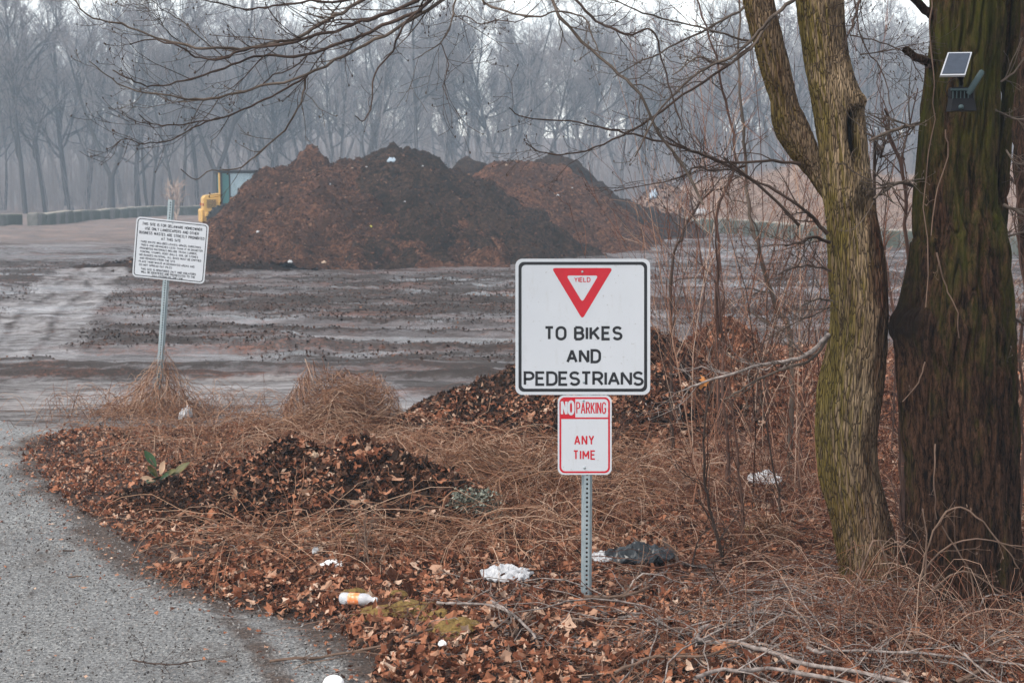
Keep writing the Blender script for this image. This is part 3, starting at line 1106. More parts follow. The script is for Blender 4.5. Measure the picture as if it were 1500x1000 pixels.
knot = front * (np.exp(-(np.hypot(ppx - 1236, (ppy - 289)) / 13) ** 2) - .6 * np.exp(-(np.hypot(ppx - 1236, ppy - 289) / 5) ** 2))
knot2 = front * np.exp(-(np.hypot(ppx - 1228, (ppy - 598)) / 16) ** 2) * .7
V = V + rad * (-.05 * hole - .018 * hole2 + .035 * lip + .028 * knot + .02 * knot2)[..., None]
o = MB().add(V, F).build("trunk", M_bark1, LT, None)
LT_inv = np.array(LT.location)


def under(o, root):
    """keep world placement when a mesh built in world space becomes a part"""
    o.parent = root
    o.matrix_parent_inverse = __import__('mathutils').Matrix.Translation(-root.location)
    return o


under(o, LT)
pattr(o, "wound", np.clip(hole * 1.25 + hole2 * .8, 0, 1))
pattr(o, "stain", np.clip(sstep(.15, .75, rad[..., 0] + .25 * vn(ppy / 60, 0, 0, 9)) * sstep(250, 330, ppy) * sstep(900, 500, ppy) * .85 + .8 * sstep(620, 820, ppy) * (.6 + .4 * sstep(-.6, .3, rad[..., 0])), 0, 1))
prof = [(-620, 985, 1012), (-300, 1040, 1074), (-100, 1074, 1116), (0, 1089, 1133), (50, 1100, 1144), (100, 1113, 1156), (145, 1126, 1168), (180, 1131, 1182), (215, 1150, 1198), (250, 1180, 1212), (285, 1203, 1236), (330, 1228, 1252)]
V, F, rad = trunk_mesh(prof, YL + .05, 200, 90, furrow)
o = under(MB().add(V, F).build("limb", M_bark1), LT)
pattr(o, "wound", np.zeros(V.shape[:2]))
pattr(o, "stain", np.full(V.shape[:2], .3))

RT_ = empty("stringy_bark_tree", (G(1410, 900)[0], YR, 0), "thick dark mossy trunk carrying the solar trail camera, right of the forked tree", "tree")
prof = [(-900, 1395, 1452), (-500, 1382, 1460), (-200, 1372, 1466), (0, 1366, 1470), (100, 1361, 1462), (200, 1349, 1456), (300, 1341, 1456), (350, 1337, 1472), (400, 1331, 1478), (450, 1322, 1481), (500, 1315, 1483), (600, 1320, 1486), (700, 1328, 1489), (800, 1331, 1493), (880, 1335, 1500), (940, 1328, 1512)]
V, F, rad = trunk_mesh(prof, YR, 560, 330, strings, .06)
ppx, ppy = 750 + F_PX * V[..., 0] / V[..., 1], 500 - F_PX * ((V[..., 2] - H_CAM) / V[..., 1] + math.tan(PITCH))
bulge = np.exp(-((ppy - 478) / 30) ** 2) * sstep(-.35, -1.0, rad[..., 0]) * (1 + .3 * vn(ppx * .1, ppy * .1, 0, 5))
V = V + rad * (.042 * bulge)[..., None]
o = under(MB().add(V, F).build("trunk", M_bark2), RT_)
pattr(o, "height", sstep(900, 0, ppy) * 1.3)
pattr(o, "wound", np.clip(bulge + .7 * sstep(520, 430, ppy) * sstep(330, 430, ppy) * sstep(1375, 1335, ppx), 0, 1))
prof = [(-500, 1500, 1516), (-150, 1478, 1500), (0, 1471, 1494), (100, 1466, 1488), (200, 1458, 1481), (300, 1450, 1476), (345, 1446, 1474), (400, 1440, 1468)]
V, F, rad = trunk_mesh(prof, YR + .12, 140, 60, strings)
o = under(MB().add(V, F).build("limb", M_bark2), RT_)
pattr(o, "height", np.full(V.shape[:2], .9))
pattr(o, "wound", np.zeros(V.shape[:2]))


def cap(mb, p, r, d):
    pass


def traced(name, root, pts, Y, w0, w1, mat, rng, kids=10, twig=.35, trop=.3, last=3, Yend=None, sides=6, wob=.2, world=None, knob=True):
    """a branch through picture points at its own distance, carrying its own twigs"""
    Ye = Y if Yend is None else Yend
    n_ = len(pts)
    Q = np.array([at(p[0], p[1], Y + (Ye - Y) * i / (n_ - 1) + (rng.normal(0, .05) if 0 < i < n_ - 1 else 0)) for i, p in enumerate(pts)]) if world is None else np.array(world)
    K = max(6, (n_ - 1) * 4 + 1)
    C = catmull(Q, K)
    seg = np.linalg.norm(np.diff(C, axis=0), axis=1).mean()
    C[1:-1] += rng.normal(0, seg * .06, (K - 2, 3))
    Rr = np.linspace(w0, w1, K) / 2 / F_PX * Y
    if knob:
        Rr = Rr * (1 + .18 * np.abs(rng.normal(0, 1, K)) * (rng.random(K) < .3))
    mb = MB().add(*tubes(C, Rr, sides))
    out = {}
    T = np.gradient(C, axis=0)
    for _ in range(kids):
        i = int(rng.uniform(.12, 1) * (K - 1))
        d = T[i] / np.linalg.norm(T[i])
        s = np.cross(d, rng.normal(size=3))
        s /= np.linalg.norm(s)
        a = rng.uniform(.35, .9)
        branch(out, C[i], d * math.cos(a) + s * math.sin(a), twig * rng.uniform(.35, 1.2), max(Rr[i] * .5, .0016), 2, last, rng, {2: 3, 3: 2}, trop, wob, .55, .5, (.4, .9), .0012)
    emit(mb, out, 3)
    buds = [l[0][-1] for k_, v_ in out.items() for l in v_ if rng.random() < .5]
    if buds:                                                    # swollen winter buds at the twig tips
        bp = np.array(buds)
        bd = rng.normal(0, .004, bp.shape)
        mb.add(*tubes(np.stack([bp, bp + bd * .5 + [0, 0, .005], bp + bd + [0, 0, .010]], 1), np.tile([.0015, .0042, .0008], (len(bp), 1)), 4))
    o = mb.build(name, mat)
    if root is not None:
        under(o, root)
    return o


rb = np.random.default_rng(77)
A = [
    ([(900, -260), (760, -160), (620, -60), (529, 0), (500, 20), (466, 37), (435, 56), (401, 63), (353, 70), (306, 71), (268, 65), (231, 56), (177, 36), (136, 25), (105, -4)], 9, 2.2),
    ([(900, -250), (760, -130), (660, -40), (609, 0), (561, 24), (520, 34), (500, 43), (455, 54), (408, 66), (357, 73), (326, 85), (285, 83), (265, 68), (217, 58), (190, 66)], 9, 1.8),
    ([(900, -240), (760, -110), (680, -45), (629, 0), (605, 20), (561, 37), (534, 52), (500, 62), (469, 75), (432, 83), (384, 82), (340, 95), (299, 109), (258, 122), (224, 126), (190, 117), (165, 103)], 9, 1.8),
    ([(880, -235), (760, -90), (640, 5), (600, 30), (550, 60), (500, 82), (449, 110), (384, 127), (333, 141), (286, 146), (238, 138), (200, 133), (163, 117), (131, 90)], 8, 1.6),
    ([(449, 111), (408, 136), (367, 156), (326, 172), (292, 178), (245, 184), (220, 180), (204, 168)], 4.5, 1.5),
    ([(326, 172), (292, 182), (251, 204), (211, 211), (184, 204), (158, 218)], 3.5, 1.3),
    ([(447, 112), (445, 136), (432, 167), (411, 197), (374, 228), (347, 248), (309, 250), (286, 263), (265, 248)], 4.5, 1.5),
    ([(760, -90), (650, -30), (560, -8), (500, 2), (442, 3), (401, 10), (360, 14), (326, 7), (286, -2)], 7, 2),
    ([(720, -120), (660, -40), (629, 0), (588, 41), (575, 75), (548, 109), (544, 153), (534, 177), (520, 170)], 5.5, 1.5),
    ([(700, -80), (667, 0), (663, 27), (650, 58), (622, 78), (605, 88)], 4.5, 1.3),
    ([(645, 62), (656, 95), (650, 126), (655, 146)], 2.2, 1.2),
    ([(664, 24), (685, 25), (704, 36), (730, 30), (760, 32), (790, 5)], 2.5, 1.4),
    ([(690, -60), (707, 0), (714, 7), (751, 20), (792, 24), (813, 17), (853, 24), (867, 51), (879, 80)], 5, 2),
    ([(384, 127), (400, 110), (430, 100), (470, 60), (500, 45)], 3, 1.5),
    ([(408, 66), (380, 90), (350, 120), (310, 146)], 2.6, 1.2),
    ([(340, 95), (300, 60), (265, 30), (235, 12), (215, -5)], 2.4, 1.2),
    ([(268, 65), (240, 40), (232, 20), (228, 0)], 2.0, 1.1),
]
for i, (pts, w0, w1) in enumerate(A):
    traced("branch", LT, pts, 7.4, w0 * .72, w1 * .8, M_twig_dark if i % 3 else M_twig, rb, kids=17 if i < 4 else 8, twig=.34, trop=.30, Yend=6.9, wob=.12)
# limb that carries them, out of the frame
traced("branch", LT, [(1000, -560), (960, -420), (930, -300), (890, -245)], YL, 20, 10, M_twig, rb, kids=3, Yend=7.4)
Bb = [
    ([(790, -60), (809, 0), (820, 24), (853, 61), (908, 109), (938, 139), (966, 197), (1000, 241), (1030, 300)], 4.5, 3.5, M_twig),
    ([(820, -30), (843, 0), (874, 31), (901, 44), (925, 51), (955, 44), (969, 85), (983, 136), (1000, 190)], 4, 2, M_twig_dark),
    ([(1170, 330), (1110, 270), (1050, 235), (1000, 217), (942, 200), (894, 190), (833, 178), (768, 173), (746, 158)], 4.5, 1.3, M_twig_dark),
    ([(1110, 60), (1060, 100), (1000, 140), (938, 183), (884, 211), (833, 226), (792, 222), (770, 209)], 4, 1.3, M_twig_dark),
    ([(1090, 10), (1050, 35), (1000, 61), (955, 82), (898, 114)], 4, 1.4, M_twig),
    ([(1100, 60), (1050, 48), (1000, 34), (942, 20), (894, -2)], 3, 2, M_twig),
    ([(1175, -5), (1160, 3), (1129, 27), (1105, 54), (1068, 85), (1034, 99), (1000, 126), (960, 170), (930, 230)], 6, 2, M_twig),
    ([(1130, 27), (1100, 70), (1060, 95), (1020, 85), (985, 110)], 4, 1.6, M_twig),
    ([(1172, 240), (1119, 236), (1068, 238), (1034, 228), (1007, 219), (975, 200)], 5, 2, M_twig_dark),
    ([(1092, 243), (1051, 251), (1020, 245), (990, 262), (900, 280)], 3.4, 1.3, M_twig_dark),
    ([(1212, 342), (1190, 318), (1177, 306), (1136, 279), (1092, 257), (1060, 230)], 6, 2, M_twig_dark),
    ([(1215, 355), (1190, 347), (1172, 354), (1150, 360)], 5, 2, M_twig_dark),
    ([(1218, 397), (1190, 390), (1160, 393), (1140, 402)], 3.5, 1.5, M_twig_dark),
    ([(1214, 490), (1180, 520), (1140, 530), (1110, 535), (1080, 545), (1030, 560), (1000, 572)], 6.5, 2.5, M_stick),
    ([(1214, 494), (1190, 525), (1150, 540), (1110, 555), (1085, 572), (1060, 585)], 5, 2, M_twig),
    ([(1218, 440), (1200, 438), (1180, 445), (1165, 460)], 3.5, 1.5, M_twig),
    ([(1216, 450), (1190, 462), (1160, 475), (1120, 500)], 3, 1.3, M_twig_dark),
    ([(1352, 180), (1313, 189), (1274, 206)], 6, 4, M_twig),
    ([(1340, 272), (1316, 268), (1295, 280), (1280, 292)], 6, 4, M_twig),
    ([(1270, -30), (1255, 20), (1242, 52)], 4, 3, M_twig_dark),
    ([(1250, -10), (1262, 60), (1290, 100), (1310, 170)], 2.5, 1.2, M_twig_dark),
    ([(1245, 52), (1290, 62), (1330, 80), (1352, 120)], 2.4, 1.2, M_twig_dark),
    ([(1260, 80), (1300, 75), (1340, 66)], 2, 1.2, M_twig_dark),
]
for pts, w0, w1, m in Bb:
    traced("branch", LT, pts, YL - .1, w0, w1, m, rb, kids=13, twig=.3, trop=.1, Yend=YL - .5, wob=.28)
for pts, w0, w1 in [([(1366, 94), (1345, 85), (1325, 72)], 13, 10), ([(1368, 24), (1350, 10), (1325, -20)], 14, 10)]:
    traced("dead_stub", RT_, pts, YR - .02, w0, w1, M_bark2, rb, kids=0, Yend=YR - .25, sides=10)
for pts, w0, w1 in [([(1455, 160), (1490, 175), (1530, 165)], 4, 2), ([(1470, 300), (1500, 315), (1540, 330)], 5, 3), ([(1446, 356), (1475, 347), (1505, 337)], 4, 3), ([(1440, 548), (1470, 533), (1488, 527), (1510, 532)], 4, 2), ([(1478, 460), (1500, 475), (1530, 480)], 5, 3), ([(1466, 120), (1490, 100), (1520, 60)], 3, 2), ([(1474, 220), (1490, 240), (1520, 232)], 3, 2)]:
    traced("branch", RT_, pts, YR - .1, w0, w1, M_twig, rb, kids=7, twig=.22, trop=.1, wob=.25)
# loose vine strands on the thick trunk
for pts in [[(1365, 0), (1362, 60), (1368, 150), (1358, 260), (1356, 450)], [(1372, 370), (1385, 420), (1400, 450), (1405, 495)], [(1385, 190), (1388, 230), (1370, 290), (1364, 345)], [(1355, 530), (1345, 560), (1322, 588)], [(1370, 650), (1368, 700), (1372, 760)]]:
    traced("vine", RT_, pts, YR - .31, 2.2, 1.4, M_stickb, rb, kids=1, twig=.08)

# leaning trunk at the right edge, behind
ET = empty("leaning_tree", (at(1545, 700, 11)[0], 11, 0), "dark leaning trunk at the right edge behind the camera tree", "tree")
prof = [(-300, 1440, 1475), (0, 1474, 1512), (150, 1482, 1522), (330, 1494, 1536), (520, 1512, 1560), (720, 1520, 1590)]
V, F, rad = trunk_mesh(prof, 11.0, 120, 48, strings)
o = under(MB().add(V, F).build("trunk", M_bark2), ET)
pattr(o, "height", np.full(V.shape[:2], .3))
pattr(o, "wound", np.zeros(V.shape[:2]))
traced("branch", ET, [(1500, 280), (1480, 262), (1462, 250)], 11, 5, 3, M_twig_dark, rb, kids=6)

# ------------------------------------------------------------------ saplings and bare shrubs
SAP = [  # picture path from the foot up, width, distance
    ([(1160, 505), (1136, 446), (1116, 374), (1102, 330), (1092, 258), (1087, 177), (1080, 85), (1083, -10), (1075, -120)], 8, 2, 11.5, M_twig, "tall grey leaning sapling left of the forked tree"),
    ([(1052, 560), (1050, 460), (1055, 380), (1050, 310), (1078, 238), (1068, 170), (1056, 112), (1041, 58), (1020, 0), (1000, -90)], 6, 2, 12.5, M_twig_red, "tall red-brown sapling right of the yield sign top"),
    ([(985, 400), (1000, 345), (1006, 330), (1030, 290), (1060, 275), (1085, 258)], 4.5, 2, 12.5, M_twig_dark, "thin dark arching shoot above the yield sign"),
    ([(1070, 900), (1062, 830), (1040, 740), (1030, 690), (1035, 600), (1048, 545)], 6, 2, 8.6, M_twig_dark, "dark crooked sapling stem right of the sign post"),
    ([(1068, 690), (1062, 600), (1056, 500), (1052, 410), (1048, 340), (1040, 250)], 6, 1.5, 10.2, M_twig_red, "straight red-brown sapling with many twigs beside the leaf heap"),
    ([(1090, 830), (1088, 760), (1080, 660), (1070, 560), (1074, 480)], 5, 1.5, 9.2, M_twig_red, "short reddish sapling in front of the leaf heap"),
    ([(1331, 470), (1331, 340), (1326, 289), (1316, 231), (1299, 187), (1296, 160)], 7, 3, 9.2, M_twig_red, "broken reddish stem with a pale tip between the two trunks"),
    ([(1287, 262), (1295, 225), (1299, 200), (1297, 163)], 5, 3, 8.9, M_twig_dark, "short hanging dark stem between the two trunks"),
    ([(1322, 790), (1320, 700), (1316, 620), (1314, 520), (1322, 420)], 5, 3.5, 8.9, M_twig_red, "slim straight stem in the gap between the two trunks"),
    ([(1095, 690), (1105, 600), (1122, 480), (1130, 380), (1150, 300), (1160, 220)], 4, 1.2, 13, M_twig_red, "thin pale red shoot leaning right behind the leaf heap"),
    ([(1130, 640), (1125, 540), (1145, 420), (1170, 330), (1185, 250)], 4, 1.2, 13.5, M_twig_red, "thin red shoot curving up toward the forked tree"),
    ([(1015, 620), (1020, 520), (1030, 420), (1020, 330), (1000, 250), (990, 180)], 3.5, 1.2, 13.2, M_twig_red, "thin shoot rising from the dark compost heap"),
    ([(985, 640), (975, 540), (990, 450), (1010, 380)], 3, 1.2, 11.8, M_twig_dark, "short dark shoot close to the yield sign corner"),
    ([(1180, 760), (1170, 660), (1178, 560), (1190, 460), (1188, 380)], 4, 1.3, 10.4, M_twig_red, "upright shoot just left of the forked trunk"),
    ([(1150, 820), (1140, 720), (1120, 620), (1110, 540)], 4, 1.3, 9.3, M_twig_dark, "leaning twiggy shoot above the white scrap near the forked trunk"),
    ([(1310, 470), (1300, 400), (1292, 350), (1300, 280)], 3.5, 1.5, 12, M_twig_red, "thin far shoot showing through the gap between trunks"),
    ([(1498, 640), (1494, 540), (1500, 430), (1490, 330), (1496, 250)], 5, 2, 9.4, M_twig_red, "upright shoot at the right edge of the picture"),
    ([(543, 880), (541, 830), (536, 790), (533, 760)], 4, 2, 8.6, M_stickb, "short pale dead stalk near the plastic bottle"),
    ([(905, 760), (893, 700), (900, 640), (930, 590)], 2.6, 1, 10.5, M_twig_red, "thin arching shoot right of the no parking panel"),
]
for i, (pts, w0, w1, Y, m, lab) in enumerate(SAP):
    base = G(pts[0][0], 270 + H_CAM * F_PX / Y)
    e = empty("sapling", (base[0], Y, 0), lab, "sapling")
    foot = [np.array([base[0], Y, -.05])]
    wpts = foot + [at(p[0], p[1], Y + rb.normal(0, .04)) for p in pts]
    if np.linalg.norm(wpts[1] - wpts[0]) < .15: wpts = [foot[0]] + wpts[2:]
    traced("stem", e, pts, Y, w0, w1, m, rb, kids=16, twig=.42 if Y > 9 else .3, trop=.18, world=wpts, wob=.26)
# the rest of the thin shoots cannot be counted
out = {}
for i in range(135):
    px, Y = rb.uniform(975, 1500), rb.uniform(9.5, 16)
    x = (px - 750) / F_PX * Y
    branch(out, np.array([x, Y, -.02]), np.array([rb.normal(0, .3), rb.normal(0, .2), 1]), rb.uniform(.6, 2.6), rb.uniform(.003, .007), 1, 3, rb, {1: 6, 2: 3, 3: 2}, .15, .16, .5, .35, (.35, .9), .0018)
for i in range(24):
    px, Y = rb.uniform(985, 1215), rb.uniform(9.5, 14.5)
    x = (px - 750) / F_PX * Y
    branch(out, np.array([x, Y, -.02]), np.array([rb.normal(0, .16), rb.normal(0, .1), 1]), rb.uniform(2.6, 4.8), rb.uniform(.0035, .007), 1, 3, rb, {1: 5, 2: 3, 3: 2}, .12, .09, .38, .3, (.35, .9), .0018)
sh = MB()
emit(sh, out, 3)
tag(sh.build("thicket", M_bramble), "bare reddish brush growing among the saplings at right", "thicket", None, "stuff")

# ------------------------------------------------------------------ leaf litter, vines, twigs
rg = np.random.default_rng(99)


def gz(x, y):
    z = ground_h(x, y)
    for f in (hN, hO, hP, hQ):
        z = np.maximum(z, f(x, y))
    return z


nl = 420000
x, y = rg.uniform(-6.5, 8.5, nl), rg.uniform(5.2, 21, nl)
pv_ = verge(x, y)
inv = np.abs(x / y) < .66
dens = np.clip(pv_ * 1.15, 0, 1) * sstep(23, 9, y) ** .5
k = (rg.random(nl) < dens) & inv
x, y = x[k], y[k]
bare = fbm(x * 1.1, y * 1.1, 0, 71)
keep = (bare < .25) | (rg.random(len(x)) < .45)
x, y = x[keep], y[keep]
z = gz(x, y) + rg.uniform(.002, .045, len(x))
left = sstep(-1.2, -3.2, x)
sz = rg.uniform(.011, .036, len(x)) * (1 - .35 * left) * rg.choice([.7, 1, 1, 1, 1.3, 1.9], len(x))
lm = MB().add(*leaves(np.stack([x, y, z], -1), sz, rg, .75, True, 9, None, (.4, .95), .55), 0, False)
# leaf crumbs blown onto the road and the lot edge
nr = 42000
x, y = rg.uniform(-7, 1.0, nr), rg.uniform(5.2, 17, nr)
d = -road_d(x, np.minimum(y, 13.6))
k = (d > 0) & (rg.random(nr) < 1.2 * np.exp(-d / .22) + .03)
x, y = x[k], y[k]
lm.add(*leaves(np.stack([x, y, 0.022 + 0 * x], -1), rg.uniform(.004, .02, len(x)) * np.where(rg.random(len(x)) < .1, 1.6, 1), rg, .3, True, 9, None, (.4, 1.0), .3), 0, False)
ng = 60000
x, y = rg.uniform(-6, 1.0, ng), rg.uniform(5.5, 12, ng)
k = road_d(x, y) < .1
x, y = x[k], y[k]
M_grit = island_mat("road_grit", [(0.0, (.03, .028, .026)), (.5, (.16, .15, .145)), (1.0, (.36, .345, .33))])
gt = MB().add(*leaves(np.stack([x, y, .02 + .012 * fbm(x * .5, y * .5, 0, 31)], -1), rg.uniform(.003, .011, len(x)), rg, .5, False, 5, None, (.5, 1), .6), 0, False)
tag(gt.build("road_grit", M_grit), "loose grit over the worn asphalt", "grit", None, "stuff")
tag(lm.build("leaf_litter", M_leaf), "brown fallen leaves covering the verge", "leaf litter", None, "stuff")
print("leaves", len(lm.v[0]) // 10)

# crumbs and chips on the muddy lot
nc = 170000
y = np.exp(rg.uniform(math.log(17), math.log(44), nc))
x = rg.uniform(-.42, .42, nc) * y
bb = band(x, y) + .9 * ruts(x, y)[1] - .5 * ruts(x, y)[0]
k = (bb > -.45 + 1.0 * rg.random(nc)) & (verge(x, y) < .3) & (y > 19 + 6 * rg.random(nc) ** 2) & (seg_dist(x, y, [tuple(G(*p)[:2]) for p in [(150, 395), (118, 425), (75, 470), (35, 505)]]) > .7) & (seg_dist(x, y, [tuple(G(*p)[:2]) for p in [(118, 398), (88, 425), (52, 460), (5, 497)]]) > .5)
x, y = x[k], y[k]
ck = MB().add(*leaves(np.stack([x, y, ground_h(x, y) + .01], -1), rg.uniform(.008, .032, len(x)) * rg.choice([.5, .8, 1.2], len(x)), rg, .8, False, 6, None, (.25, .9), .3), 0, False)
tag(ck.build("wood_chips", M_darkchip), "scattered mulch chips over the muddy lot", "wood chips", None, "stuff")


def vines(n, sampler, L, hgt, r, rgx, K=9, wob=.05, low=True):
    x, y = sampler(n)
    n = len(x)
    a = rgx.uniform(0, 6.28, n)
    t = np.linspace(0, 1, K)
    LL, hh = rgx.uniform(*L, n), rgx.uniform(*hgt, n)
    if low:
        hh = hh * (.16 + .84 * sstep(8.0, 9.8, y)) * (1 - .75 * np.exp(-((x - .43) / .3) ** 2) * sstep(9.0, 8.0, y))
    bend = rgx.normal(0, .5, n)
    ang = a[:, None] + bend[:, None] * t
    px = x[:, None] + np.cumsum(np.cos(ang), 1) / K * LL[:, None]
    py = y[:, None] + np.cumsum(np.sin(ang), 1) / K * LL[:, None]
    sk = rgx.uniform(.5, 1.6, n)[:, None]
    pz = hh[:, None] * 4 * (t ** sk) * (1 - t ** sk)
    w = rgx.normal(0, wob * .6, (n, K, 3)) * LL[:, None, None] * .35
    P = np.stack([px, py, pz], -1) + w
    P[:, :, 2] = np.maximum(P[:, :, 2], .005)
    P[:, :, 2] += gz(P[:, :, 0], P[:, :, 1])
    R = rgx.uniform(*r, n)[:, None] * (1.1 - .6 * t)
    onN = (np.maximum(hN(P[:, :, 0], P[:, :, 1]), hO(P[:, :, 0], P[:, :, 1])) > .10).any(1)
    onP = (hP(P[:, :, 0], P[:, :, 1]) > .10).any(1)
    q = rgx.random(n)
    k = ~((onN & (q > .07)) | (onP & (q > .12)))
    return tubes(P[k], R[k], 3)


def in_px(boxes, weights):
    w = np.array(weights, float) / sum(weights)

    def f(n):
        b = np.array(boxes)[rg.choice(len(boxes), n, p=w)]
        px = b[:, 0] + rg.random(n) * (b[:, 2] - b[:, 0])
        py = b[:, 1] + rg.random(n) * (b[:, 3] - b[:, 1])
        Y = H_CAM * F_PX / (py - 270)
        x = (px - 750) / F_PX * Y
        k = verge(x, Y) > .4
        return x[k], Y[k]
    return f


vm = MB()
vm.add(*vines(2600, in_px([(80, 600, 420, 640), (260, 620, 700, 690), (640, 650, 1010, 760), (330, 780, 760, 830), (640, 700, 830, 800)], [2.2, 3, 3.6, 2, 1.2]), (.4, 1.5), (.03, .26), (.0016, .0034), rg))
vm.add(*vines(900, in_px([(150, 600, 1000, 700), (600, 690, 1000, 840)], [2, 1]), (.15, .5), (.05, .28), (.0014, .0026), rg))
vm.add(*vines(420, in_px([(380, 612, 610, 655), (130, 612, 360, 640)], [2, 1]), (.3, 1.0), (.08, .42), (.0014, .0028), rg, wob=.06))
tag(vm.build("dead_vines", M_vine), "tangled tan dead vines and grass over the leaves", "dead vines", None, "stuff")

bm_ = MB()
bm_.add(*vines(2400, in_px([(900, 560, 1500, 760), (1000, 740, 1500, 900), (880, 850, 1500, 1000), (560, 840, 900, 960), (1500, 520, 2000, 1000)], [3, 2.6, 2.2, .5, 2.4]), (.3, 1.5), (.02, .34), (.0014, .0042), rg))
bm_.add(*vines(300, in_px([(1000, 800, 1500, 990), (840, 850, 1200, 990)], [2, 1]), (.5, 1.6), (.03, .2), (.004, .008), rg, wob=.04))
bm_.add(*vines(2600, in_px([(760, 690, 1250, 880), (860, 850, 1500, 1000), (1000, 560, 1240, 760), (560, 850, 900, 1000)], [2.2, 3.4, 1.6, .8]), (.25, 1.1), (.03, .30), (.0011, .0024), rg, wob=.05))
bm_.add(*vines(420, in_px([(1330, 880, 1500, 1000), (1240, 930, 1500, 1000), (900, 930, 1250, 1000)], [3, 2, 1]), (.3, 1.0), (.35, 1.1), (.0014, .0032), rg, wob=.05))
bm_.add(*vines(260, in_px([(960, 925, 1500, 1000), (1230, 890, 1500, 960)], [2, 1.2]), (.25, .9), (.06, .42), (.0011, .0024), rg, wob=.05, low=False))
tag(bm_.build("bramble_tangle", M_bramble), "reddish bramble stems and twigs tangled on the ground around the trees", "brambles", None, "stuff")
sm_ = MB()
sm_.add(*vines(330, in_px([(1000, 880, 1500, 1000), (860, 870, 1100, 960)], [3, 1]), (.5, 1.5), (.02, .12), (.003, .008), rg, wob=.05))
sm_.add(*vines(420, in_px([(560, 870, 1500, 1000), (900, 700, 1300, 880), (300, 700, 900, 880)], [3, 2, 1.5]), (.12, .5), (.0, .06), (.0018, .0045), rg, wob=.06))
sm_.add(*vines(60, lambda n: (lambda X, Y: (X, Y))(rg.uniform(-4.5, -1.2, n), rg.uniform(6.4, 11, n)), (.05, .3), (.0, .015), (.0014, .003), rg))
sm_.add(*vines(1500, in_px([(930, 880, 1500, 1000), (1180, 850, 1500, 960), (700, 880, 1000, 1000)], [3, 2, .8]), (.2, .95), (.05, .45), (.0011, .0032), rg, wob=.06))
sm_.add(*vines(85, in_px([(1000, 905, 1500, 1000), (860, 900, 1100, 1000)], [3, .7]), (.5, 1.5), (.02, .16), (.003, .0065), rg, wob=.045, low=False))
tag(sm_.build("twig_litter", M_stick), "pale broken twigs strewn among the leaves", "twigs", None, "stuff")


def dome(name, label, cat, cx, cy, rx, ry, h, n, r, seed, mat, peak=False, post=None):
    rgx = np.random.default_rng(seed)
    K = 10
    t = np.linspace(0, 1, K)
    a0 = rgx.uniform(0, 6.28, n)
    q = rgx.uniform(.1, 1.0, n) ** .6
    if peak:                                  # strands hang down from a central support
        sp_ = rgx.uniform(.15, 1, n)
        ang = a0[:, None] + rgx.normal(0, 1.1, n)[:, None] * t + rgx.normal(0, .16, (n, K))
        rr = q[:, None] * t ** rgx.uniform(.6, 1.5, n)[:, None]
        zz = (h * rgx.uniform(.12, 1.0, n) ** 1.4)[:, None] * (1 - t ** rgx.uniform(.7, 3.0, n)[:, None]) * (1 + rgx.normal(0, .05, (n, K)))
        P = np.stack([cx + rx * rr * np.cos(ang) + (post[0] * zz if post else 0), cy + ry * rr * np.sin(ang), zz], -1)
    else:                                     # strands lie over a rounded heap
        ang = a0[:, None] + (t - .5) * rgx.uniform(.5, 4.6, n)[:, None] * rgx.choice([-1, 1], n)[:, None]
        rr = np.abs(q[:, None] + rgx.normal(0, .75, n)[:, None] * (t - .5))
        P = np.stack([cx + rx * rr * np.cos(ang), cy + ry * rr * np.sin(ang), h * np.sqrt(np.clip(1 - rr ** 2, 0, 1)) * (rgx.uniform(.7, 1.25, n)[:, None] + rgx.normal(0, .06, (n, K)))], -1)
    P = P + rgx.normal(0, .022, P.shape)
    sw = 1 + .55 * vn(P[:, :, 0] * 3, P[:, :, 1] * 3, 0, seed)
    P[:, :, 2] *= sw
    P[:, :, 2] = np.maximum(P[:, :, 2], 0) + ground_h(P[:, :, 0], P[:, :, 1])
    mb = MB().add(*tubes(P, rgx.uniform(*r, n)[:, None] * (1.1 - .5 * t), 3))
    if not peak:                              # matted core of the heap
        V, F = heightfield(lambda X, Y: h * .6 * np.sqrt(np.clip(1 - ((X - cx) / rx) ** 2 - ((Y - cy) / ry) ** 2, 0, 1)) - .02 + .05 * fbm(X * 5, Y * 5, 0, seed), cx - rx * 1.2, cx + rx * 1.2, cy - ry * 1.2, cy + ry * 1.2, .03)
        mb.add(V, F, 1)
    return tag(mb.build(name, [mat, M_compost_red]), label, cat)


c0 = G(498, 640)
dome("vine_heap", "rounded heap of tangled dry vines left of the dark compost heap", "vine heap", c0[0], c0[1] + .3, .60, .5, .43, 430, (.0015, .0034), 12, M_vine)
c0 = G(665, 735)
dome("vine_heap", "low flat mat of dry vines beside the grey lichen clump", "vine heap", c0[0] + .35, c0[1] + .6, .55, .5, .22, 350, (.002, .0034), 13, M_vine)
c0 = G(1120, 800)
dome("grass_tuft", "tan dry grass tuft left of the forked trunk", "grass tuft", c0[0], c0[1], .28, .25, .16, 260, (.0016, .0028), 14, M_vine, True)

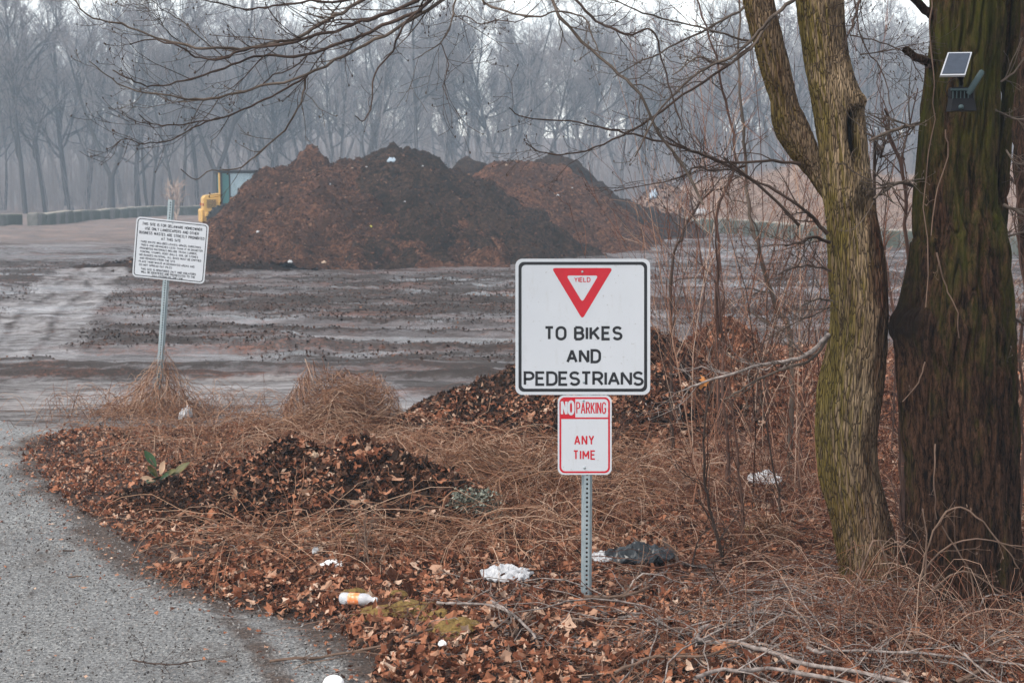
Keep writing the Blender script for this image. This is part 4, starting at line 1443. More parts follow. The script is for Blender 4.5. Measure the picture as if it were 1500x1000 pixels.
# ------------------------------------------------------------------ fallen sticks
STK = [
    ([(1040, 916), (1022, 924), (1026, 938), (1075, 940), (1120, 952), (1180, 972), (1260, 985), (1340, 1004)], 9, 6, M_stick, "thick pale hooked branch lying in the brush at the bottom right"),
    ([(1018, 992), (1060, 981), (1150, 982), (1240, 998), (1290, 1006)], 6.5, 5, M_stick, "pale straight branch lowest of the brush at the bottom right"),
    ([(1182, 948), (1200, 955), (1240, 952), (1330, 955), (1430, 965), (1510, 978)], 5, 3, M_stick, "long pale branch crossing below the thick trunk"),
    ([(1092, 886), (1100, 910), (1100, 930), (1115, 945)], 5, 4, M_stick, "short pale stick standing above the hooked branch"),
    ([(855, 873), (900, 874), (930, 868), (957, 857)], 5.5, 4.5, M_stickb, "brown stick touching the foot of the sign post"),
    ([(972, 788), (995, 822), (1030, 832), (1050, 848), (1068, 882)], 7, 5, M_twig_dark, "black crooked stick beside the dark plastic bag"),
    ([(395, 968), (470, 962), (560, 945), (640, 918), (665, 905)], 4.5, 3, M_stickb, "long thin grey stick reaching from verge onto the road"),
    ([(590, 938), (640, 942), (700, 943)], 3.5, 2.5, M_stick, "thin stick on the leaves left of the sign post foot"),
    ([(620, 706), (660, 686), (705, 666)], 5, 4, M_stickb, "tan branch propped on the vine mat behind the leaf pile"),
    ([(705, 666), (760, 695), (800, 722)], 3.5, 2.5, M_stickb, "thin tan branch slanting down toward the sign post"),
    ([(600, 682), (650, 690), (700, 700)], 3.5, 3, M_stickb, "short tan stick lying across the vine mat"),
    ([(640, 882), (670, 884), (720, 886), (760, 905)], 5, 3, M_stick, "pale weathered stick right of the plastic bottle"),
    ([(720, 880), (760, 905), (785, 935)], 5, 3.5, M_stick, "pale forked stick between bottle and sign post"),
    ([(745, 960), (752, 930), (790, 900), (860, 880), (900, 850)], 4, 3, M_stickb, "long brown stick leaning across in front of the sign post"),
    ([(900, 985), (960, 962), (1040, 958), (1120, 925)], 5, 3, M_stickb, "brown branch left of the hooked pale branch"),
    ([(1400, 1000), (1440, 975), (1470, 930), (1500, 890)], 6.5, 5, M_stickb, "greenish grey branch at the bottom right corner"),
    ([(1440, 832), (1468, 858), (1500, 880)], 5, 4, M_stickb, "cut brown stick with pale end before the thick trunk"),
    ([(1250, 880), (1270, 905), (1330, 945), (1380, 985)], 6, 4, M_stickb, "tan branch running from the forked trunk foot"),
    ([(255, 821), (270, 819), (284, 818)], 7, 6, M_stickb, "short split piece of wood at the road edge"),
    ([(195, 966), (215, 970), (260, 972), (300, 965)], 3, 1.6, M_twig_dark, "thin dark twig with a bark flake on the road"),
    ([(92, 806), (110, 806)], 3, 2, M_twig_dark, "tiny dark twig farther up the road"),
    ([(100, 845), (120, 843)], 3, 2, M_stickb, "small brown twig in the middle of the road"),
]
for pts, w0, w1, m, lab in STK:
    w = []
    for p in pts:
        q = G(p[0], p[1], .05)
        zz = float(gz(q[0], q[1])) + (.07 if w0 >= 5 else .025)
        q = G(p[0], p[1], max(zz, .02))
        w.append(q)
    o = traced("stick" if w0 < 6 else "fallen_branch", None, pts, float(np.mean([q[1] for q in w])), w0, w1, m, rb, kids=9 if len(pts) > 3 else 0, twig=.3, trop=.05, world=w, wob=.2, sides=8)
    tag(o, lab, "stick")
# arching canes in front of the thick trunk
for pts, lab in [([(1345, 905), (1352, 830), (1375, 765), (1400, 742), (1430, 755), (1470, 800), (1492, 832)], "pale arching bramble cane in front of the thick trunk"),
                 ([(1350, 900), (1356, 800), (1352, 745)], "upright pale cane between the two trunks at their feet"),
                 ([(1320, 890), (1380, 850), (1420, 838), (1470, 870), (1510, 900)], "low curved cane before the thick trunk foot"),
                 ([(1300, 900), (1350, 840), (1410, 790), (1500, 800)], "straight leaning cane rising right across the thick trunk"),
                 ([(1405, 960), (1425, 880), (1415, 830), (1380, 770)], "grey bent cane bowed before the thick trunk"),
                 ([(1240, 775), (1280, 790), (1310, 850), (1330, 900)], "thin cane looping over the forked trunk foot"),
                 ([(1380, 960), (1450, 900), (1510, 880)], "grey green cane at the right edge")]:
    Y = 7.45
    e = empty("cane", (at(*pts[0], Y)[0], Y, 0), lab, "bramble cane")
    wpts = [at(p[0], p[1], Y) for p in pts]
    wpts[0][2] = min(wpts[0][2], .05)
    traced("stem", e, pts, Y, 3.2, 1.8, M_stickb, rb, kids=5, twig=.18, trop=.05, world=wpts)

# ------------------------------------------------------------------ lettering
def arc(cx, cy, rx, ry, a0, a1, n=9):
    return [(cx + rx * math.cos(math.radians(a0 + (a1 - a0) * i / (n - 1))), cy + ry * math.sin(math.radians(a0 + (a1 - a0) * i / (n - 1)))) for i in range(n)]


_O = arc(.3, .68, .3, .32, 0, 180, 11) + arc(.3, .32, .3, .32, 180, 360, 11) + [(.6, .68)]
GL = {
    'A': (.64, [[(0, 0), (.32, 1), (.64, 0)], [(.13, .32), (.51, .32)]]),
    'B': (.56, [[(0, 0), (0, 1)], [(0, 1), (.3, 1)] + arc(.3, .765, .22, .235, 90, -90) + [(0, .53)], [(.3, .53)] + arc(.3, .265, .26, .265, 90, -90) + [(0, 0)]]),
    'C': (.58, [arc(.3, .7, .29, .3, 12, 180, 9) + arc(.3, .3, .29, .3, 180, 348, 9)]),
    'D': (.58, [[(0, 0), (0, 1), (.26, 1)] + arc(.26, .66, .32, .34, 90, 0) + arc(.26, .34, .32, .34, 0, -90) + [(0, 0)]]),
    'E': (.5, [[(.5, 1), (0, 1), (0, 0), (.5, 0)], [(0, .52), (.43, .52)]]),
    'F': (.5, [[(.5, 1), (0, 1), (0, 0)], [(0, .52), (.43, .52)]]),
    'G': (.6, [arc(.3, .7, .29, .3, 15, 180, 9) + arc(.3, .3, .29, .3, 180, 360, 9) + [(.59, .45), (.34, .45)]]),
    'H': (.58, [[(0, 0), (0, 1)], [(.58, 0), (.58, 1)], [(0, .52), (.58, .52)]]),
    'I': (.0, [[(0, 0), (0, 1)]]),
    'K': (.58, [[(0, 0), (0, 1)], [(.55, 1), (0, .36)], [(.2, .58), (.58, 0)]]),
    'L': (.48, [[(0, 1), (0, 0), (.48, 0)]]),
    'M': (.7, [[(0, 0), (0, 1), (.35, .28), (.7, 1), (.7, 0)]]),
    'N': (.58, [[(0, 0), (0, 1), (.58, 0), (.58, 1)]]),
    'O': (.6, [_O]),
    'P': (.55, [[(0, 0), (0, 1), (.29, 1)] + arc(.29, .73, .26, .27, 90, -90) + [(0, .46)]]),
    'R': (.58, [[(0, 0), (0, 1), (.29, 1)] + arc(.29, .73, .26, .27, 90, -90) + [(0, .46)], [(.28, .46), (.58, 0)]]),
    'S': (.55, [arc(.275, .755, .26, .245, 22, 270, 12) + arc(.275, .255, .275, .255, 90, -158, 12)]),
    'T': (.54, [[(0, 1), (.54, 1)], [(.27, 1), (.27, 0)]]),
    'U': (.58, [[(0, 1), (0, .3)] + arc(.29, .3, .29, .3, 180, 360) + [(.58, .3), (.58, 1)]]),
    'V': (.6, [[(0, 1), (.3, 0), (.6, 1)]]),
    'W': (.84, [[(0, 1), (.21, 0), (.42, .9), (.63, 0), (.84, 1)]]),
    'X': (.58, [[(0, 0), (.58, 1)], [(0, 1), (.58, 0)]]),
    'Y': (.58, [[(0, 1), (.29, .48), (.58, 1)], [(.29, .48), (.29, 0)]]),
    '2': (.54, [arc(.27, .73, .26, .27, 170, -30, 9) + [(0, 0), (.54, 0)]]),
    '4': (.56, [[(.42, 0), (.42, 1), (0, .3), (.56, .3)]]),
    '7': (.52, [[(0, 1), (.52, 1), (.18, 0)]]),
    '/': (.4, [[(0, -.05), (.4, 1.05)]]),
    ',': (.0, [[(.03, .06), (-.05, -.2)]]),
    '.': (.0, [[(0, 0), (0, .1)]]),
    '-': (.3, [[(0, .48), (.3, .48)]]),
    '"': (.16, [[(0, 1), (0, .72)], [(.16, 1), (.16, .72)]]),
}


def ribbon(pts, hw):
    P = np.array(pts, float)
    keep = [0] + [i for i in range(1, len(P)) if np.linalg.norm(P[i] - P[i - 1]) > 1e-6]
    P = P[keep]
    closed = len(P) > 2 and np.linalg.norm(P[0] - P[-1]) < 1e-6
    n = len(P)
    L, R = [], []
    for i in range(n):
        a = P[i] - P[i - 1] if i > 0 else (P[-1] - P[-2] if closed else P[1] - P[0])
        b = P[(i + 1) % n] - P[i] if i < n - 1 else (P[1] - P[0] if closed else P[-1] - P[-2])
        a, b = a / np.linalg.norm(a), b / np.linalg.norm(b)
        na, nb = np.array([-a[1], a[0]]), np.array([-b[1], b[0]])
        m = na + nb
        l = np.linalg.norm(m)
        m = m / l if l > .2 else na
        s = hw / max(np.dot(m, na), .5)
        L.append(P[i] + m * s)
        R.append(P[i] - m * s)
    return np.array(L), np.array(R)


def split_sharp(pts):
    P = [np.array(p, float) for p in pts]
    out, cur = [], [P[0]]
    for i in range(1, len(P)):
        if np.linalg.norm(P[i] - cur[-1]) < 1e-6:
            continue
        cur.append(P[i])
        j = i + 1
        while j < len(P) and np.linalg.norm(P[j] - P[i]) < 1e-6:
            j += 1
        if j < len(P):
            a, b = cur[-1] - cur[-2], P[j] - P[i]
            if np.dot(a, b) / np.linalg.norm(a) / np.linalg.norm(b) < -.12:
                out.append(cur)
                cur = [P[i]]
    out.append(cur)
    return [c for c in out if len(c) > 1]


def text_px(mb, s, x0, x1, y0, y1, stroke, tr, gap=.22, space=.42, mat=0, lift=0.0):
    """capitals filling the box x0..x1, y0..y1 of picture pixels, stroke in pixels"""
    H = (y1 - y0) - stroke
    adv, items = 0.0, []
    for i, ch in enumerate(s):
        if ch == ' ':
            adv += space
            continue
        w, st = GL[ch]
        items.append((adv, st))
        adv += w + gap
    adv -= gap
    sx = ((x1 - x0) - stroke) / adv
    k = 0
    for a, st in items:
        for path in st:
            pts = [((x0 + stroke / 2) + (a + p[0]) * sx, (y1 - stroke / 2) - p[1] * H) for p in path]
            for sub in split_sharp(pts):
                L, R = ribbon(sub, stroke / 2)
                n_ = len(L)
                V = np.array([tr(q[0], q[1], .0006 + lift + .00012 * (k % 6)) for q in L] + [tr(q[0], q[1], .0006 + lift + .00012 * (k % 6)) for q in R])
                F = np.array([[i, i + 1, n_ + i + 1, n_ + i] for i in range(n_ - 1)])
                mb.add(V, F, mat, False)
                k += 1


def rrect(x0, y0, x1, y1, r, n=7):
    out = []
    for cx, cy, a in ((x1 - r, y1 - r, 0), (x0 + r, y1 - r, 90), (x0 + r, y0 + r, 180), (x1 - r, y0 + r, 270)):
        for i in range(n):
            t = math.radians(a + 90 * i / (n - 1))
            out.append((cx + r * math.cos(t), cy + r * math.sin(t)))
    return out


def ring(mb, outer, inner, tr, lift, mat=0):
    n_ = len(outer)
    V = np.array([tr(p[0], p[1], lift) for p in outer] + [tr(p[0], p[1], lift) for p in inner])
    F = np.array([[i, (i + 1) % n_, n_ + (i + 1) % n_, n_ + i] for i in range(n_)])
    mb.add(V, F, mat, False)


def slab(mb, poly, tr, t, mat=0, back=1):
    n_ = len(poly)
    V = np.array([tr(p[0], p[1], 0) for p in poly] + [tr(p[0], p[1], -t) for p in poly])
    mb.add(V, [list(range(n_))], mat, False)
    mb.add(V, [list(range(2 * n_ - 1, n_ - 1, -1))] + [[i, i + n_, (i + 1) % n_ + n_, (i + 1) % n_] for i in range(n_)], back, False)


n = NT("sign_white", .38, .4)
v = n.pos()
c = n.mix(n.ramp(n.noise(v, 4, 6, .6), [(.35, 0.0), (.7, .35)]), (.52, .54, .575), (.455, .475, .505))
c = n.mix(n.ramp(n.noise(v, 55, 3, .6), [(.665, 0.0), (.72, .65)]), c, (.30, .28, .26))
c = n.mix(n.ramp(n.noise(n.pos((3, 1, .6)), 7, 6, .7), [(.56, 0.0), (.76, .35)]), c, (.36, .34, .31))
n.set(Base_Color=c)
M_white = n.m
M_black = plain("sign_black", (.012, .013, .017), .45, .4, 0, .3, 20)
M_red = plain("sign_red", (.50, .008, .022), .42, .4, 0, .12, 10)
n = NT("galvanised_steel", .48, .5)
c = n.mix(n.ramp(n.noise(n.pos((1, 1, .5)), 14, 6, .7), [(.35, 0.0), (.65, 1.0)]), (.23, .285, .31), (.36, .41, .43))
c = n.mix(n.ramp(n.noise(n.pos(), 9, 6, .7), [(.6, 0.0), (.72, .6)]), c, (.10, .085, .06))
n.set(Base_Color=c, Metallic=.35)
M_galv = n.m
M_alu = plain("sign_back_aluminium", (.5, .5, .5), .5, .5, .6, .2, 10)
M_hole = plain("hole_shade", (.012, .012, .012), .9, .1)


def channel_post(name, root, w, d, z0, z1, first, pitch):
    """flanged U-channel post with real punched holes along its web, local coordinates, front toward -y"""
    mb = MB()
    hw, th = w / 2, .003
    web, hr = w * .26, w * .115
    # flanges and sides, swept cross-section
    for s in (-1, 1):
        pr = [(s * web, 0), (s * web * 1.15, d * .9), (s * hw, d), (s * hw, d + th), (s * web * 1.05, d + th), (s * (web - th) , th)]
        V = np.array([[p[0], p[1], z] for z in (z0, z1) for p in pr])
        k = len(pr)
        mb.add(V, [[i, (i + 1) % k, k + (i + 1) % k, k + i][::s] for i in range(k)] + [list(range(k)), list(range(2 * k - 1, k - 1, -1))], 0, False)
    # web with octagonal holes
    z = first
    zs = []
    while z < z1 - pitch * .3:
        zs.append(z)
        z += pitch
    oc = [(hr * math.cos(a), hr * math.sin(a)) for a in np.arange(8) * math.pi / 4 + math.pi / 8]
    lo = z0
    for i, zc in enumerate(zs):
        hi = zc + pitch / 2 if i < len(zs) - 1 else z1
        sq = [(web, (hi - zc) * .45), (web * .45, hi - zc), (-web * .45, hi - zc), (-web, (hi - zc) * .45), (-web, (lo - zc) * .45), (-web * .45, lo - zc), (web * .45, lo - zc), (web, (lo - zc) * .45)]
        V = [[p[0], -.0005, zc + p[1]] for p in oc] + [[p[0], -.0005, zc + p[1]] for p in sq]
        F = [[j, 8 + j, 8 + (j + 1) % 8, (j + 1) % 8] for j in range(8)]
        V += [[web, -.0005, hi], [-web, -.0005, hi], [web, -.0005, lo], [-web, -.0005, lo]]
        F += [[8, 16, 9], [11, 10, 17], [12, 19, 13], [15, 14, 18]]
        mb.add(V, F, 0, False)
        mb.add([[p[0] * .98, .006, zc + p[1] * .98] for p in oc], [list(range(8))], 1, False)  # dark disc behind the hole, its shade put in as colour
        lo = hi
    return mb.build(name, [M_galv, M_hole], root)


def bolt(root, tr, px, py, r=.0062, lift=.0015):
    mb = MB()
    c, e = tr(px, py, lift - .002), tr(px, py, lift + .004)
    ax = np.array(e) - np.array(c)
    mb.lathe([(0.0001, .0062), (r * .75, .0058), (r, .004), (r, .0), (r * 1.45, -.0005), (r * 1.45, -.0025)], c, ax, 12)
    return mb.build("bolt", M_galv, root)


# ---- yield sign
pb = G(859, 893)
YS = float(pb[1])
K_ = F_PX / YS / math.cos(PITCH) ** 0
RS = empty("road_sign", (pb[0], YS, 0), "square yield to bikes sign above a no parking panel on a perforated steel post", "road sign")
channel_post("post", RS, .060, .028, -.3, 1.92, .02, .0262)
panel_y = -.004
sx0 = 857.0


def tr_main(px, py, lift):
    q = at(px, py, YS + panel_y - lift)
    return (q[0] - pb[0], panel_y - lift, q[2])


yp = MB()
slab(yp, rrect(755, 379, 952.5, 578, 10), tr_main, .003)
yo = yp.build("yield_panel", [M_white, M_alu], RS)
b = MB()
ring(b, rrect(759.5, 383.5, 948, 573.5, 8), rrect(764, 388, 943.5, 569, 6), tr_main, .0007)
b.build("border", M_black, yo)
b = MB()


def tri(cx, y0, hw, hgt, r):
    P = [np.array(q, float) for q in [(cx - hw, y0), (cx + hw, y0), (cx, y0 + hgt)]]
    out = []
    for i in range(3):
        a, p, c_ = P[i - 1], P[i], P[(i + 1) % 3]
        u, w = (a - p) / np.linalg.norm(a - p), (c_ - p) / np.linalg.norm(c_ - p)
        for t_ in np.linspace(0, 1, 6):
            s_, e_ = p + u * r, p + w * r
            out.append(tuple((1 - t_) ** 2 * s_ + 2 * t_ * (1 - t_) * p + t_ ** 2 * e_))
    return out


ring(b, tri(853, 392.5, 45, 75, 6), tri(853, 403.5, 23.5, 39, 5), tr_main, .0007)
b.build("yield_triangle", M_red, yo)
b = MB()
text_px(b, "YIELD", 841, 865, 406, 413.2, 1.3, tr_main, .26)
b.build("lettering", M_red, yo)
b = MB()
text_px(b, "TO BIKES", 797, 912, 477.5, 498.5, 3.9, tr_main, .27, .44)
b.build("lettering", M_black, yo)
b = MB()
text_px(b, "AND", 829.5, 880.5, 511, 532, 3.9, tr_main, .27)
b.build("lettering", M_black, yo)
b = MB()
text_px(b, "PEDESTRIANS", 767, 943, 543.5, 565, 3.8, tr_main, .21)
b.build("lettering", M_black, yo)
bolt(yo, tr_main, 853, 398)
bolt(yo, tr_main, 855, 559.5)

np_ = MB()
slab(np_, rrect(817, 578.8, 896, 695, 9), tr_main, .0026)
no = np_.build("no_parking_panel", [M_white, M_alu], RS)
b = MB()
ring(b, rrect(819.5, 581.5, 893.5, 692.5, 8), rrect(822.2, 584.2, 890.8, 689.8, 6), tr_main, .0006)
q = [(822.2, 611), (890.8, 611), (890.8, 613.4), (822.2, 613.4)]
b.add([tr_main(*p, .0007) for p in q], [[0, 3, 2, 1]], 0, False)
b.build("border", M_red, no)
b = MB()
q = [(842.6, 584.1), (842.6, 611), (822.1, 611), (822.1, 589)] + [(824, 585.6), (828, 584.1)]
b.add([tr_main(*p, .0005) for p in q], [list(range(len(q)))[::-1]], 0, False)
b.build("red_block", M_red, no)
b = MB()
text_px(b, "NO", 821.5, 841.5, 586, 608, 3.4, tr_main, .32, lift=.0008)
b.build("lettering", M_white, no)
b = MB()
text_px(b, "PARKING", 844, 888, 588.5, 606, 1.75, tr_main, .3)
b.build("lettering", M_red, no)
b = MB()
text_px(b, "ANY", 841, 870.5, 637, 651.5, 2.2, tr_main, .36)
b.build("lettering", M_red, no)
b = MB()
text_px(b, "TIME", 839.5, 872.5, 659, 673, 2.2, tr_main, .34)
b.build("lettering", M_red, no)
bolt(no, tr_main, 854.5, 586.3, .0055)
bolt(no, tr_main, 856, 684.5)

# ---- leaning notice sign
nb_ = G(229, 605)
YN = float(nb_[1])
NS = empty("notice_sign", (nb_[0], YN, 0), "white notice board of site rules on a leaning green-grey post in dry vines", "notice sign")
NS.rotation_euler = (0, math.radians(5.4), 0)
channel_post("post", NS, .068, .03, -.3, 2.25, .02, .0262)


def tr_note(u, w, lift):
    """u, w in pixels of a straight 108 x 89 board, centred"""
    k = YN / F_PX
    return ((u - 53) * k + .012, -.005 - lift, 1.728 - w * k + .044 * 14.9 * .0)


pn = MB()
slab(pn, rrect(0, -44, 106, 44, 6), tr_note, .003)
po = pn.build("notice_panel", [M_white, M_alu], NS)
po.rotation_euler = (0, math.radians(.7), 0)
b = MB()
ring(b, rrect(2, -42, 104, 42, 5), rrect(3.2, -40.8, 102.8, 40.8, 4), tr_note, .0008)
b.build("border", M_black, po)
b = MB()
BIG = [("THIS SITE IS FOR DELAWARE HOMEOWNER", 9, 97), ("USE ONLY LANDSCAPERS AND OTHER", 13.5, 92.5), ("BUSINESS WASTES ARE STRICTLY PROHIBITED", 5.5, 101), ("AT THIS SITE", 38, 67)]
for i, (s, a_, b_) in enumerate(BIG):
    text_px(b, s, a_, b_, -37 + i * 6.5, -32.6 + i * 6.5, .75, tr_note, .3, .6)
SM = [("-YARD WASTE INCLUDES LEAVES, GRASS, CHRISTMAS", 7, 97), ("TREES AND BRANCHES LESS THAN 4\" IN DIAMETER.", 9, 101), ("-PROHIBITED MATERIALS INCLUDE TRASH, LUMBER,", 7, 92), ("FENCING, STUMPS, ROOT BALLS, SOIL OR STONES", 9, 94),
      ("-NO BAGGED MATERIAL, ALL BAGS MUST BE EMPTIED", 7, 99), ("AND REMOVED FROM THE SITE.", 9, 62), ("-PLACE YARD WASTE IN DESIGNATED AREAS AND", 7, 90), ("DO NOT SPREAD OUT PILES", 9, 57)]
for i, (s, a_, b_) in enumerate(SM):
    text_px(b, s, a_, b_, -10.2 + i * 4.85, -7.0 + i * 4.85, .55, tr_note, .3, .55)
for i, (s, a_, b_) in enumerate([("THIS SITE IS MONITORED 24/7 AND VIOLATORS", 12, 93), ("WILL BE IDENTIFIED AND PROSECUTED TO THE", 12.5, 92), ("FULL EXTENT OF THE LAW.", 29, 75)]):
    text_px(b, s, a_, b_, 30.2 + i * 4.3 - .6, 33.6 + i * 4.3 - .6, .6, tr_note, .3, .55)
b.build("lettering", M_black, po)
bolt(po, tr_note, 53, -40, .006)
bolt(po, tr_note, 53, 39.5, .006)
rgx = np.random.default_rng(15)
nv, K = 240, 12
t = np.linspace(0, 1, K)[None, :]
a_, r_ = rgx.uniform(0, 6.28, nv)[:, None], (rgx.uniform(.15, 1.0, nv) ** .7)[:, None]
r_ = r_ * (.62 + .38 * np.abs(vn(np.cos(a_) * 1.5, np.sin(a_) * 1.5, 0, 6)) * 2)
h_ = (rgx.uniform(.08, .80, nv) * (1.15 - .55 * r_[:, 0]))[:, None]
ctl = rgx.uniform(.25, 1.25, nv)[:, None] * h_                       # how far a strand bows up on its way to the post
tw = rgx.normal(0, .9, nv)[:, None]
rad_ = r_ * (1 - t) ** rgx.uniform(.6, 1.5, nv)[:, None] + .03
ang_ = a_ + tw * t
P = np.stack([nb_[0] + .03 + .095 * h_ * t + .85 * rad_ * np.cos(ang_), YN + .65 * rad_ * np.sin(ang_), h_ * t ** 1.2 + 1.3 * ctl * t * (1 - t)], -1)
P[:, :, 2] *= rgx.uniform(.7, 1.05, nv)[:, None]
P += rgx.normal(0, .014, P.shape)
P[:, :, 2] = np.maximum(P[:, :, 2], 0) + ground_h(P[:, :, 0], P[:, :, 1])
vc = MB().add(*tubes(P, rgx.uniform(.002, .0036, nv)[:, None] * (1.1 - .4 * t), 3))
vx = lambda n_: (nb_[0] + rgx.normal(.05, .55, n_), YN + rgx.normal(-.1, .4, n_))
vc.add(*vines(330, vx, (.3, .9), (.03, .34), (.0016, .003), rgx))
tag(vc.build("vine_clump", M_vine), "dry vines climbing and drooping around the leaning notice post", "vine clump")

# ------------------------------------------------------------------ solar trail camera on the thick trunk
M_pcell = plain("solar_cell", (.035, .045, .065), .25, .5, 0, .2, 30)
M_pframe = plain("white_plastic_frame", (.42, .43, .46), .45, .4, 0, .15, 20)
M_bplas = plain("black_plastic", (.006, .006, .008), .6, .15, 0, .3, 30)
M_gplas = plain("grey_plastic", (.04, .065, .07), .5, .25, 0, .2, 20)
TC = empty("trail_camera", at(1407, 150, 7.55), "black trail camera with tilted solar panel and paddle antenna on the thick trunk", "trail camera")


def quad_slab(c, t, inset=0.0, lift=0.0):
    c = np.array(c)
    m = c.mean(0)
    nrm = np.cross(c[1] - c[0], c[3] - c[0])
    nrm /= np.linalg.norm(nrm)
    if nrm[1] > 0: nrm = -nrm
    c = c + (m - c) * inset + nrm * lift
    V = np.concatenate([c, c - nrm * t])
    return V, [[0, 1, 2, 3], [7, 6, 5, 4], [0, 4, 5, 1], [1, 5, 6, 2], [2, 6, 7, 3], [3, 7, 4, 0]]


cn = [at(1388.5, 77, 7.50), at(1424, 76.5, 7.50), at(1414, 110, 7.40), at(1377, 110.5, 7.40)]
mb = MB().add(*quad_slab(cn, .014), 0, False)
sp_o = under(mb.build("solar_panel", M_pframe), TC)
mb = MB().add(*quad_slab(cn, .004, .11, .003), 0, False)
co = mb.build("solar_cell", M_pcell)
co.parent = sp_o
co.matrix_parent_inverse = sp_o.matrix_parent_inverse.copy()
co.matrix_parent_inverse.identity()
mb = MB()
mb.add(*tubes(catmull([at(1406, 104, 7.47), at(1407, 114, 7.46), at(1408, 122, 7.52), at(1407, 132, 7.52)], 12), np.full(12, .011), 10))
mb.lathe([(.001, -.016), (.015, -.014), (.015, .014), (.001, .016)], at(1407, 112, 7.45), (1, 0, 0), 14)
under(mb.build("bracket", M_bplas), TC)
c0 = at(1408, 139, 7.53)
mb = MB().box(c0, (.125, .06, .075), 0, .008)
for i in range(5):
    mb.box(at(1396 + i * 5.6, 138, 7.497), (.006, .006, .055), 1, .002)
mb.box(at(1408, 131.5, 7.49), (.11, .012, .012), 1, .003)
under(mb.build("housing", [M_bplas, M_gplas]), TC)
mb = MB()
h0 = at(1408, 154, 7.50)
hv = np.array([[sx * (.055 + .012 * (sz < 0)), sy, sz * .032] for sz in (1, -1) for sx, sy in ((-1, -.035 if sz > 0 else -.05), (1, -.035 if sz > 0 else -.05), (1, .04), (-1, .04))]) + h0
mb.add(hv, [[0, 1, 2, 3], [7, 6, 5, 4], [0, 4, 5, 1], [1, 5, 6, 2], [2, 6, 7, 3], [3, 7, 4, 0]], 0, False)
mb.lathe([(.001, .012), (.011, .01), (.014, 0), (.014, -.01)], at(1408, 157, 7.452), (0, -1, 0), 16, 1)
under(mb.build("lens_hood", [M_bplas, M_gplas]), TC)
mb = MB()
P = np.array([at(1418, 138, 7.49), at(1421, 133, 7.49), at(1430, 118.5, 7.50), at(1438, 106, 7.51), at(1439.5, 103.5, 7.51)])
V, F = tubes(P, np.array([.012, .0165, .0165, .0155, .010]), 14)
ctr = np.repeat(P, 14, 0)
dv = V - ctr
dv[:, 1] *= .45
mb.add(ctr + dv, F)
mb.add((ctr + dv)[-14:], [list(range(14))])
under(mb.build("antenna", M_gplas), TC)
mb = MB().add(*tubes(catmull([at(1404, 112, 7.46), at(1392, 118, 7.47), at(1385, 130, 7.5), at(1389, 142, 7.53), at(1396, 146, 7.52)], 20), np.full(20, .0022), 5))
under(mb.build("cable", M_bplas), TC)
# ------------------------------------------------------------------ wheel loader behind the first heap
M_yel = plain("loader_yellow", (.62, .36, .09), .5, .4, 0, .25, 2.5)
M_rub = plain("tyre_rubber", (.022, .021, .02), .85, .2, 0, .4, 6)
M_dk = plain("loader_dark", (.025, .027, .03), .6, .3, 0, .3, 6)
n = NT("tinted_glass", .08, .5)
n.set(Base_Color=n.mix(n.noise(n.pos(), 1.2, 3), (.045, .16, .155), (.10, .22, .21)), Alpha=.8)
M_glass = n.m
n = NT("clear_glass", .06, .5)
n.set(Base_Color=(.55, .70, .76), Alpha=.34)
M_glass2 = n.m
M_lamp_red = plain("tail_lamp", (.35, .02, .015), .3, .5)
WL = empty("wheel_loader", (-13.25, 64.5, 0), "yellow wheel loader with green tinted cab half hidden behind the mulch heap", "wheel loader", None, math.radians(18))
mb = MB()
side = [(-.72, .75), (-.72, 1.78), (-.62, 1.90), (.0, 2.0), (.0, 1.0), (-.3, .8)]
mb.prism(side, -.62, .62)
mb.box((-.35, 0, 1.05), (.66, 1.5, .22), 0, .04)
mb.box((1.5, 0, 1.0), (1.7, 1.0, .6), 0, .08)
ho_ = mb.build("body", M_yel, WL)
mb = MB().box((-.78, 0, 1.0), (.14, 1.3, .6), 0, .05)
mb.build("counterweight", M_yel, WL)
mb = MB()
for k in range(7):
    mb.box((-.38, -.635, 1.38 + k * .055), (.42, .02, .025), 0, .006)
mb.build("grille", M_dk, ho_)
for s in (-1, 1):
    MB().box((-.74, s * .5, 1.5), (.05, .2, .12), 0, .012).build("tail_light", M_lamp_red, WL)
# cab
mb = MB()
for x_, y_ in ((.05, -.72), (.05, .72), (1.55, -.72), (1.55, .72)):
    mb.box((x_, y_, 2.2), (.10, .10, 1.44), 0, .02)
mb.box((.8, -.72, 1.5), (1.4, .09, .10), 0, .02)
mb.box((.8, .72, 1.5), (1.4, .09, .10), 0, .02)
mb.box((.43, -.72, 2.2), (.07, .06, 1.35), 0, .02)
cab = mb.build("cab", M_dk, WL)
MB().box((-.02, -.72, 2.25), (.08, .12, 1.45), 0, .02).build("yellow_pillar", M_yel, cab)
MB().box((.82, 0, 2.97), (1.85, 1.66, .13), 0, .05).build("roof", M_dk, cab)
MB().box((.8, 0, 1.35), (1.45, 1.4, .3), 0, .04).build("cab_base", M_yel, cab)
MB().box((.245, -.72, 2.22), (.30, .02, 1.35)).build("window", M_glass, cab)
MB().box((.985, -.72, 2.22), (1.03, .02, 1.35)).build("window", M_glass2, cab)
MB().box((.05, 0, 2.25), (.02, 1.34, 1.25)).build("window", M_glass, cab)
MB().box((1.55, 0, 2.25), (.02, 1.34, 1.3)).build("window", M_glass2, cab)
MB().box((.8, .72, 2.22), (1.4, .02, 1.35)).build("window", M_glass2, cab)
mb = MB().box((.95, 0, 1.72), (.5, .5, .16), 0, .05).box((.72, 0, 2.1), (.16, .48, .75), 0, .06).box((1.32, 0, 2.0), (.06, .06, .7), 0, .02).box((1.27, 0, 2.32), (.05, .42, .05), 0, .02)
mb.build("seat", M_dk, cab)
